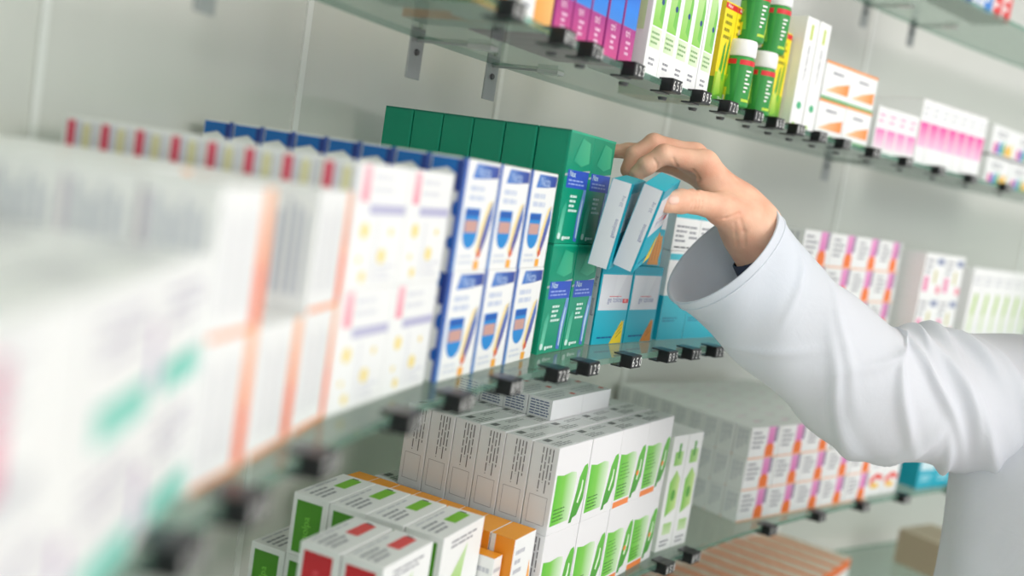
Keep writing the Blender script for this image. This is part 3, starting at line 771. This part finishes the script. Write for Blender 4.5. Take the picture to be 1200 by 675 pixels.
arm = smin(arm, round_cone(P, WR+np.array((0,0,.004),np.float32), J(866,246,.03), .0285, .024), .014)
palm = None
for a, b, ra, rb in PALM:
    d = round_cone(P, a, b, ra, rb); palm = d if palm is None else smin(palm, d, .010)
# fleshy pads: thumb side, little-finger side and the web
for a, b, ra, rb in ((J(880,266,.018), J(846,246,.000), .0230, .0165), (J(858,246,.020), J(826,214,.016), .0140, .0080), (J(882,262,.056), J(836,226,.060), .0190, .0120)):
    palm = smin(palm, round_cone(P, a, b, ra, rb), .012)
body = smin(arm, palm, .018)
total = None
for nm, ch in FINGERS.items():
    d = None
    for (a, ra), (b, rb) in zip(ch, ch[1:]):
        s = round_cone(P, a, b, ra, rb); d = s if d is None else smin(d, s, .0035)
    for i, (pt, r) in enumerate(ch[1:-1]):                        # knuckles swell slightly
        s = np.sqrt(((P-pt)**2).sum(-1))-r*.97; d = smin(d, s, .0025)
    g = smin(body, d, .0085)
    total = g if total is None else np.minimum(total, g)
V, Q = surface_nets(total, lo, H)
del P, arm, palm, body, total
# skin folds: shallow grooves along short lines
cen = V
def groove(V, N, pts, depth, width):
    for a, b in zip(pts, pts[1:]):
        ab = b-a; t = np.clip(((V-a)@ab)/(ab@ab), 0, 1); d = np.sqrt(((V-a-t[:,None]*ab)**2).sum(1))
        V -= N*(depth*np.exp(-(d/width)**2))[:,None]
tmp = mesh_np(V, Q, [], 'hand_tmp'); NN = np.array([v.normal[:] for v in tmp.vertices]); 
GR = []
for dx in (-5, -1, 3, 7):                                         # creases over the thumb joint
    GR.append(([np.array(at(813+dx, 226, HD-.024)), np.array(at(816+dx, 236, HD-.026)), np.array(at(814+dx, 245, HD-.023))], .0006, .0010))
GR.append(([np.array(at(800,262,HD-.01)), np.array(at(830,262,HD-.02)), np.array(at(850,256,HD-.021)), np.array(at(866,250,HD-.02))], .0010, .0018))
GR.append(([np.array(at(868,258,HD-.010)), np.array(at(872,272,HD-.006)), np.array(at(872,288,HD-.0))], .0010, .0024))
GR.append(([np.array(at(861,262,HD-.010)), np.array(at(862,276,HD-.006)), np.array(at(864,290,HD-.0))], .0007, .0018))
GR.append(([np.array(at(766,186,HD-.006)), np.array(at(770,192,HD-.004)), np.array(at(770,197,HD+.002))], .0010, .0012))
GR.append(([np.array(at(789,186,HD-.008)), np.array(at(793,194,HD-.006)), np.array(at(794,200,HD+.0))], .0010, .0014))
GR.append(([np.array(at(812,200,HD-.002)), np.array(at(818,210,HD-.002)), np.array(at(816,222,HD-.0))], .0016, .0024))
bvh = BVHTree.FromPolygons([tuple(v) for v in V], [tuple(int(i) for i in q) for q in Q])
EYEV = Vector((0,0,EYE))
def on_skin(p):
    h = bvh.ray_cast(EYEV, (Vector(p)-EYEV).normalized())
    return np.array(h[0]) if h[0] else np.array(p)
for pts, dep, wid in GR:
    groove(V, NN, [on_skin(p) for p in pts], dep, wid)
bpy.data.meshes.remove(tmp)
nh = len(V)
# the rest of the body (mostly under the coat and outside the picture)
SHO = np.array(at(1185, 470, 1.17), np.float32); ELB = np.array(at(1030, 470, 1.10), np.float32)
RIGHT = np.array((-.8,.6,0), np.float32); FACE = np.array((-.6,-.8,0), np.float32)
NECK = SHO-RIGHT*.18; NECK[2] = SHO[2]+.06
HEAD = NECK+np.array((0,0,.17),np.float32)+FACE*.02
lo2 = np.minimum(np.minimum(HEAD, ELB)-.16, NECK-.45); hi2 = np.maximum(HEAD, NECK+.3)+.16; lo2[2] = SHO[2]-.75
h2 = .007
P = field(lo2, hi2, h2)
LS = NECK-RIGHT*.20; LS[2] = SHO[2]
HIP = NECK.copy(); HIP[2] = SHO[2]-.56
d = round_cone(P, FA, ELB, .040, .046); SH2 = SHO-RIGHT*.02-np.array((0,0,.02),np.float32); LS2 = LS+RIGHT*.03-np.array((0,0,.035),np.float32)
d = smin(d, round_cone(P, ELB, SH2, .045, .046), .03)
d = smin(d, round_cone(P, SH2, NECK-np.array((0,0,.06),np.float32), .045, .058), .03); d = smin(d, round_cone(P, LS2, NECK-np.array((0,0,.06),np.float32), .040, .056), .03)
d = smin(d, round_cone(P, NECK+RIGHT*.07-np.array((0,0,.12),np.float32), HIP+RIGHT*.05, .09, .10), .04)
d = smin(d, round_cone(P, NECK-RIGHT*.07-np.array((0,0,.12),np.float32), HIP-RIGHT*.05, .09, .10), .04)
d = smin(d, round_cone(P, NECK-np.array((0,0,.05),np.float32), HEAD, .058, .052), .03)
d = smin(d, round_cone(P, HEAD+np.array((0,0,.03),np.float32)-FACE*.02, HEAD+FACE*.035-np.array((0,0,.05),np.float32), .092, .060), .03)
UPV = np.array((0,0,1),np.float32)
d = smin(d, round_cone(P, HEAD+FACE*.082+UPV*.022, HEAD+FACE*.108-UPV*.020, .008, .013), .010)       # nose
for sgn in (1,-1):
    d = smin(d, round_cone(P, HEAD+FACE*.104+RIGHT*.010*sgn-UPV*.023, HEAD+FACE*.096+RIGHT*.012*sgn-UPV*.024, .006, .005), .006)
    d = smin(d, round_cone(P, HEAD+FACE*.088+RIGHT*.018*sgn+UPV*.032, HEAD+FACE*.072+RIGHT*.048*sgn+UPV*.032, .009, .010), .014)   # brow
    d = smin(d, round_cone(P, HEAD+FACE*.062+RIGHT*.044*sgn-UPV*.012, HEAD+FACE*.055+RIGHT*.050*sgn-UPV*.03, .022, .020), .02)    # cheek
    e_ = (P-(HEAD+FACE*.099+RIGHT*.032*sgn+UPV*.014))*np.array((1,1,1.7),np.float32); d = np.maximum(d, .0155-np.sqrt((e_**2).sum(-1)))   # eye opening
d = smin(d, round_cone(P, HEAD+FACE*.078-UPV*.088, HEAD+FACE*.070-UPV*.095, .020, .022), .02)          # chin
d = smin(d, round_cone(P, HEAD+FACE*.083+RIGHT*.012-UPV*.052, HEAD+FACE*.083-RIGHT*.012-UPV*.052, .013, .013), .012)
for sgn in (1,-1): d = smin(d, round_cone(P, HEAD+RIGHT*.088*sgn+np.array((0,0,.02),np.float32), HEAD+RIGHT*.088*sgn-np.array((0,0,.03),np.float32), .014, .010), .01)
lelb = LS-np.array((0,0,.28),np.float32)-RIGHT*.05; lhand = lelb-np.array((0,0,.25),np.float32)+FACE*.05
lelb[2] = max(lelb[2], lo2[2]+.1)
d = smin(d, round_cone(P, LS2, lelb, .040, .040), .03); d = smin(d, round_cone(P, lelb, lhand, .042, .03), .03)
V2, Q2 = surface_nets(d, lo2, h2)
V = np.concatenate([V, V2]); Q = np.concatenate([Q, Q2+nh])
person = new_obj('person', mesh_np(V, Q, [M_SKIN], 'body'))
tag(person, 'person in white coat at the right, right arm reaching left to grip boxes', 'person')

# thumb nail, fitted to the skin
def nail(cx, cy, dirx, diry, length, width, tilt):
    bm = bmesh.new(); u = Vector((dirx, diry)).normalized(); w = Vector((-u.y, u.x)); rows = []
    nu, nv = 10, 8
    for i in range(nu+1):
        row = []
        for j in range(nv+1):
            s = -1+2*i/nu; t = -1+2*j/nv
            wd = width*math.sqrt(max(.12, 1-abs(s)**3.2))
            q = Vector((cx, cy))+u*(s*length/2)+w*(t*wd/2)
            d_ = (Vector(at(q.x, q.y, 1))-EYEV).normalized(); hit = bvh.ray_cast(EYEV, d_)
            p = hit[0]+hit[1]*(.0009 if abs(s) < .99 and abs(t) < .99 else .0001) if hit[0] else Vector(at(q.x, q.y, HD))
            row.append(bm.verts.new(p))
        rows.append(row)
    for a, b in zip(rows, rows[1:]):
        for j in range(nv): bm.faces.new((a[j], a[j+1], b[j+1], b[j]))
    bmesh.ops.recalc_face_normals(bm, faces=bm.faces[:])
    return mesh_from(bm, [paint((244,196,178), .34, .45)], 'nail', True)
o = new_obj('nail', nail(789.5, 234.5, -1, .06, 13, 11.0, 0), person); o['label'] = 'pale pink thumb nail'

for sgn in (1,-1):
    bm = bmesh.new(); bmesh.ops.create_uvsphere(bm, u_segments=20, v_segments=12, radius=.0115, matrix=Matrix.Translation(Vector(map(float, HEAD+FACE*.0725+RIGHT*.032*sgn+UPV*.014))))
    eye = new_obj('eye', mesh_from(bm, [paint((236,232,226), .2)], 'eye', True), person)
    bm = bmesh.new(); bmesh.ops.create_uvsphere(bm, u_segments=16, v_segments=8, radius=.0054, matrix=Matrix.Translation(Vector(map(float, HEAD+FACE*.0793+RIGHT*.032*sgn+UPV*.014))))
    new_obj('iris', mesh_from(bm, [paint((70,50,36), .2)], 'iris', True), eye)
    P = field(HEAD+FACE*.085+RIGHT*.034*sgn+UPV*.034-.04, HEAD+FACE*.085+RIGHT*.034*sgn+UPV*.034+.04, .0025)
    q0 = HEAD+FACE*.0935+RIGHT*.016*sgn+UPV*.038; q1 = HEAD+FACE*.079+RIGHT*.050*sgn+UPV*.037
    Vb, Qb = surface_nets(round_cone(P, q0, q1, .0042, .0030), HEAD+FACE*.085+RIGHT*.034*sgn+UPV*.034-.04, .0025)
    new_obj('eyebrow', mesh_np(Vb, Qb, [paint((60,44,34), .7)], 'eyebrow'), person)
o3 = HEAD+FACE*.0955-UPV*.055
P = field(o3-.04, o3+.04, .0022)
d = smin(round_cone(P, o3+UPV*.0035, o3+RIGHT*.021-FACE*.001, .0048, .0024), round_cone(P, o3+UPV*.0035, o3-RIGHT*.021-FACE*.001, .0048, .0024), .003)
d = np.minimum(d, smin(round_cone(P, o3-UPV*.0055, o3+RIGHT*.019-FACE*.001-UPV*.002, .0056, .0022), round_cone(P, o3-UPV*.0055, o3-RIGHT*.019-FACE*.001-UPV*.002, .0056, .0022), .003))
Vb, Qb = surface_nets(d, o3-.04, .0022)
new_obj('lips', mesh_np(Vb, Qb, [paint((196,120,108), .45)], 'lips'), person)
# hair (outside the picture)
P = field(HEAD-.16, HEAD+.18, .008)
d = round_cone(P, HEAD+np.array((0,0,.045),np.float32)-FACE*.035, HEAD-FACE*.045-np.array((0,0,.02),np.float32), .099, .075)
d = np.maximum(d, ((P-(HEAD+FACE*.045+np.array((0,0,.07),np.float32)))@(FACE*.8-np.array((0,0,.6),np.float32))))
V, Q = surface_nets(d, HEAD-.16, .008)
new_obj('hair', mesh_np(V, Q, [paint((60,44,34), .6)], 'hair'), person)

# ------------------------------------------------------------------ the white coat
def coat_material():
    m = bpy.data.materials.new('white_cotton'); m.use_nodes = True; nt = m.node_tree; b = nt.nodes['Principled BSDF']
    b.inputs['Base Color'].default_value = (*lin((236,240,248)), 1); b.inputs['Roughness'].default_value = .85; b.inputs['Specular IOR Level'].default_value = .15
    b.inputs['Sheen Weight'].default_value = .15
    tc = nt.nodes.new('ShaderNodeTexCoord')
    n1 = nt.nodes.new('ShaderNodeTexNoise'); n1.inputs['Scale'].default_value = 700; n1.inputs['Detail'].default_value = 2
    n2 = nt.nodes.new('ShaderNodeTexNoise'); n2.inputs['Scale'].default_value = 26; n2.inputs['Detail'].default_value = 5; n2.inputs['Distortion'].default_value = .6
    b1 = nt.nodes.new('ShaderNodeBump'); b1.inputs['Strength'].default_value = .12; b1.inputs['Distance'].default_value = .0005
    b2 = nt.nodes.new('ShaderNodeBump'); b2.inputs['Strength'].default_value = .35; b2.inputs['Distance'].default_value = .004
    for nn in (n1, n2): nt.links.new(tc.outputs['Object'], nn.inputs['Vector'])
    nt.links.new(n1.outputs['Fac'], b1.inputs['Height']); nt.links.new(n2.outputs['Fac'], b2.inputs['Height']); nt.links.new(b1.outputs[0], b2.inputs['Normal']); nt.links.new(b2.outputs[0], b.inputs['Normal'])
    out = [n for n in nt.nodes if n.type == 'OUTPUT_MATERIAL'][0]
    tl = nt.nodes.new('ShaderNodeBsdfTranslucent'); tl.inputs[0].default_value = (*lin((236,240,248)), 1)
    mx = nt.nodes.new('ShaderNodeMixShader'); mx.inputs[0].default_value = .24                                # thin cotton lets some light through
    nt.links.new(b.outputs[0], mx.inputs[1]); nt.links.new(tl.outputs[0], mx.inputs[2]); nt.links.new(mx.outputs[0], out.inputs[0])
    return m
M_COAT = coat_material()
# sleeve rings: centre pixel, distance, radius across the picture (m), radius in depth, tilt of the ring
RINGS = [(845,297,1.075,.0715,.060,.022), (872,325,1.078,.0665,.060,.014), (902,357,1.083,.0655,.060,.006), (934,389,1.088,.0655,.062,0),
         (972,420,1.094,.0665,.066,0), (1012,452,1.100,.0715,.070,0), (1050,463,1.110,.0700,.074,0), (1088,466,1.125,.0730,.080,0),
         (1125,470,1.145,.0780,.088,0), (1180,478,1.170,.0840,.095,0), (1230,486,1.19,.080,.09,0)]
def catmull(vals, t):
    n = len(vals)-1; i = min(int(t), n-1); f = t-i
    g = lambda k: np.array(vals[max(0, min(n, k))], float)
    p0, p1, p2, p3 = g(i-1), g(i), g(i+1), g(i+2)
    return .5*((2*p1)+(-p0+p2)*f+(2*p0-5*p1+4*p2-p3)*f*f+(-p0+3*p1-3*p2+p3)*f**3)
FOLDS = [  # (t centre, angle centre deg, slope t per rad, length rad, width t, height m): angle 0 = upper outline, 90 = towards the camera
    (5.5, 95, .9, .7, .16, .0060), (6.3, 70, 1.1, .8, .15, .0075), (7.2, 80, .9, .9, .17, .0075), (6.0, 150, -.8, .6, .16, .0065),
    (7.7, 40, .8, .6, .17, .0090), (6.1, 15, .5, .6, .20, .0080), (6.9, 10, .3, .6, .16, .0090), (5.2, 170, .6, .6, .2, .0070),
    (4.3, 120, 1.4, .7, .16, .0040), (3.4, 70, 1.6, .7, .16, .0035), (2.6, 130, -1.2, .6, .14, .0035), (1.6, 60, .8, .6, .14, .003), (8.1, 120, .9, .9, .15, .0085), (7.4, 160, .7, .6, .15, .007),
    (4.8, 60, -1.1, .7, .14, .0042), (8.4, 70, .7, .8, .14, .0080)]
def sleeve_point(t, th, inset=0.):
    x, y, dd, ru, rv, tilt = catmull(RINGS, t)
    x2, y2 = catmull(RINGS, min(t+.05, len(RINGS)-1))[:2]; x1, y1 = catmull(RINGS, max(t-.05, 0))[:2]
    u = Vector((y2-y1, -(x2-x1))).normalized()
    U = (CX*u.x-CY*u.y)                                        # towards the upper outline
    A = Vector(at(x2, y2, dd))-Vector(at(x1, y1, dd)); A.normalize()
    Vd = FWD
    n = 0.
    for tc, ac, sl, ln, wd, hh in FOLDS:
        da = (th-R(ac)+math.pi) % (2*math.pi)-math.pi
        tt = t-tc-sl*da
        n += 1.25*hh*math.exp(-(tt/wd)**2)*math.exp(-(da/ln)**2)
    n += .0012*math.sin(3*th+t*2.1)+.0010*math.sin(5*th-3.3*t)
    k = min(1, t/.6); n *= .25+.75*k
    cs, sn = math.cos(th), math.sin(th)
    r = U*(ru+n-inset)*cs-Vd*(rv+n-inset)*sn
    return Vector(at(x, y, dd))+r+A*(tilt*sn)
bm = bmesh.new(); NT = 120; rings = []
NTH = 110
ts = [1.7-1.7*i/14 for i in range(15)]
inner = [[bm.verts.new(sleeve_point(t, 2*math.pi*j/NTH, .0030)) for j in range(NTH)] for t in ts]
outer = [[bm.verts.new(sleeve_point((len(RINGS)-1.2)*i/NT, 2*math.pi*j/NTH)) for j in range(NTH)] for i in range(NT+1)]
rings = inner+outer
for a, b in zip(rings, rings[1:]):
    for j in range(NTH): bm.faces.new((a[j], a[(j+1)%NTH], b[(j+1)%NTH], b[j]))
ns = len(bm.verts)
# body of the coat: stacked rings from neck to knee
ZS = SHO[2]
C0 = Vector((float(NECK[0]), float(NECK[1]), 0)); RV = Vector((-.8,.6,0)); FV = Vector((-.6,-.8,0))
STACK = [(.090,.074,.072,.0), (.072,.088,.080,.0), (.058,.135,.090,.0), (.036,.180,.098,.0), (.005,.208,.106,.0), (-.03,.220,.115,.0), (-.08,.225,.124,.005), (-.16,.220,.130,.01), (-.24,.222,.136,.01), (-.34,.244,.150,.0), (-.52,.255,.160,.0), (-.70,.250,.160,0), (-.92,.262,.17,0)]
tr = []
NB = 120
for i in range((len(STACK)-1)*8+1):
    dz, a, b, f0 = catmull(STACK, i/8)
    row = []
    for j in range(NB):
        th = 2*math.pi*j/NB; cs, sn = math.cos(th), math.sin(th); e = .85
        x = math.copysign(abs(cs)**e, cs)*a; y = math.copysign(abs(sn)**e, sn)*b
        wv = .006*math.sin(7*th+1.3)*min(1, max(0, -dz-.2)*2.5)+.003*math.sin(13*th+9*dz)*min(1, max(0,-dz)*3)+.004*math.sin(5*th+14*dz)*min(1, max(0,-dz)*4)
        p = C0+RV*(x*(1+wv/a))+FV*(y*(1+wv/b)+f0)
        row.append(bm.verts.new((p.x, p.y, float(ZS)+dz)))
    tr.append(row)
for a, b in zip(tr, tr[1:]):
    for j in range(NB): bm.faces.new((a[j], a[(j+1)%NB], b[(j+1)%NB], b[j]))
# left sleeve, hanging
lp = [Vector(map(float, LS)), Vector(map(float, lelb)), Vector(map(float, lhand))]
lr = []
for i in range(41):
    t = i/40*2; p = lp[0].lerp(lp[1], t) if t < 1 else lp[1].lerp(lp[2], t-1); rr = (.078-.012*t)*min(1, .8+t*3); p = p+RV*(.03*max(0, 1-t*3))+Vector((0,0,.02*max(0, 1-t*3)))
    lr.append([bm.verts.new(p+Vector((rr*math.cos(2*math.pi*j/40), rr*math.sin(2*math.pi*j/40), 0))) for j in range(40)])
for a, b in zip(lr, lr[1:]):
    for j in range(40): bm.faces.new((a[j], a[(j+1)%40], b[(j+1)%40], b[j]))
bmesh.ops.recalc_face_normals(bm, faces=bm.faces[:])
coat = new_obj('lab_coat', mesh_from(bm, [M_COAT], 'lab_coat', True), person); coat['label'] = 'white cotton lab coat with a wide open cuff'
bm = bmesh.new(); cr_ = []
for dz, k in ((.086,1.0),(.122,.93),(.126,.95),(.122,.99),(.070,1.20),(.066,1.19)):
    cr_.append([bm.verts.new((*(C0+RV*(.074*k*math.cos(2*math.pi*j/60))+FV*(.072*k*math.sin(2*math.pi*j/60))).to_2d(), float(ZS)+dz-.022*max(0, math.sin(2*math.pi*j/60))**3)) for j in range(60)])
for p_, q_ in zip(cr_, cr_[1:]):
    for j in range(60): bm.faces.new((p_[j], p_[(j+1)%60], q_[(j+1)%60], q_[j]))
bmesh.ops.recalc_face_normals(bm, faces=bm.faces[:])
new_obj('collar', mesh_from(bm, [M_COAT], 'collar', True), coat)
# cuff hem: stitched band just behind the edge
bm = bmesh.new()
for t in (.42,):
    a = [bm.verts.new(sleeve_point(t, 2*math.pi*j/NTH)+Vector((0,0,0))) for j in range(NTH)]
    ring = []
    for off, tt in ((.0000,t-.035),(.0011,t-.012),(.0011,t+.012),(.0000,t+.035)):
        ring.append([bm.verts.new(sleeve_point(tt, 2*math.pi*j/NTH, -off)) for j in range(NTH)])
    for v in a: bm.verts.remove(v)
    for p_, q_ in zip(ring, ring[1:]):
        for j in range(NTH): bm.faces.new((p_[j], p_[(j+1)%NTH], q_[(j+1)%NTH], q_[j]))
bmesh.ops.recalc_face_normals(bm, faces=bm.faces[:])
new_obj('cuff_hem', mesh_from(bm, [M_COAT], 'cuff_hem', True), coat)
# dark inner cuff at the wrist
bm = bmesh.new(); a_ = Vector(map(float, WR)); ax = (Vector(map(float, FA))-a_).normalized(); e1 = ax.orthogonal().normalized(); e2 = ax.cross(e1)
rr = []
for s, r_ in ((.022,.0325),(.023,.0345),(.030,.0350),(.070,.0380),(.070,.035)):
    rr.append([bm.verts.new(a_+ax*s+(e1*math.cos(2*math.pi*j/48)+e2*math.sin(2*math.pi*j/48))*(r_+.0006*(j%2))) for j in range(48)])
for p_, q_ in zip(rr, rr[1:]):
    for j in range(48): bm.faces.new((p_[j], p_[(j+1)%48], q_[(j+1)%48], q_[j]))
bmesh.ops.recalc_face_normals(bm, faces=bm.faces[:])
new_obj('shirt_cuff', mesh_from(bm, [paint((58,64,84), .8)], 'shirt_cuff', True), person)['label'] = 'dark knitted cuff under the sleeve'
# trousers and shoes (below the picture)
bm = bmesh.new()
for sg in (1,-1):
    rs = []
    for i in range(13):
        z = float(HIP[2])+.02-(float(HIP[2])-.06)*i/12; p = C0+RV*(.085*sg); r_ = .105-.045*i/12
        rs.append([bm.verts.new((p.x+r_*math.cos(2*math.pi*j/28), p.y+r_*math.sin(2*math.pi*j/28), z)) for j in range(28)])
    for p_, q_ in zip(rs, rs[1:]):
        for j in range(28): bm.faces.new((p_[j], p_[(j+1)%28], q_[(j+1)%28], q_[j]))
    bm.faces.new(rs[0]); bm.faces.new(rs[-1])
bmesh.ops.recalc_face_normals(bm, faces=bm.faces[:])
new_obj('trousers', mesh_from(bm, [paint((70,74,90), .8)], 'trousers', True), person)
for sg in (1,-1):
    p = C0+RV*(.085*sg)+FV*.05
    bm = bmesh.new(); bmesh.ops.create_uvsphere(bm, u_segments=24, v_segments=14, radius=1)
    for v in bm.verts:
        l = v.co.x*.135; w_ = v.co.y*.048; zz = max(0, v.co.z*.085*(1 if v.co.x < 0 else 1-.5*v.co.x)+.03)
        q = p+FV*l+RV*w_; v.co = (q.x, q.y, zz)
    new_obj('shoe', mesh_from(bm, [paint((236,236,236), .5)], 'shoe', True), person)

# ------------------------------------------------------------------ light
w = bpy.data.worlds.new('shop'); SC.world = w; w.use_nodes = True
bg = w.node_tree.nodes['Background']; bg.inputs[0].default_value = (.95,.98,1.0,1); bg.inputs[1].default_value = 1.05
def lamp(name, loc, size, power, target=None, color=(1,.98,.95)):
    l = bpy.data.lights.new(name, 'AREA'); l.shape = 'RECTANGLE'; l.size, l.size_y = size; l.energy = power; l.color = color
    o = bpy.data.objects.new(name, l); COL.objects.link(o); o.location = loc
    d = (Vector(target)-Vector(loc)) if target else Vector((0,0,-1)); o.rotation_euler = d.to_track_quat('-Z','Y').to_euler()
    return o
lamp('ceiling_light', (1.3, .4, 2.70), (1.2, 2.4), 34, (.3,1.0,1.2))
lamp('ceiling_light', (2.2, -1.2, 2.70), (1.6, 1.6), 36, (.1,1.0,1.2))
lamp('ceiling_light', (-.5, -1.6, 2.70), (1.2, 1.6), 26, (.6,1.1,1.1))

# ------------------------------------------------------------------ camera
cam = bpy.data.cameras.new('camera'); co = bpy.data.objects.new('camera', cam); COL.objects.link(co)
M = Matrix((CX, CY, -FWD)).transposed().to_4x4(); M.translation = (0, 0, EYE); co.matrix_world = M
cam.sensor_width = 36; cam.lens = 36*FPX/1200; cam.clip_start = .01
cam.dof.use_dof = True; cam.dof.focus_distance = 1.05; cam.dof.aperture_fstop = 2.15; cam.dof.aperture_blades = 0
SC.camera = co
SC.view_settings.view_transform = 'Standard'; SC.view_settings.look = 'None'; SC.view_settings.exposure = -.03; SC.view_settings.gamma = 1
SC.view_settings.use_curve_mapping = False
SC.cycles.transparent_max_bounces = 24; SC.cycles.max_bounces = 10
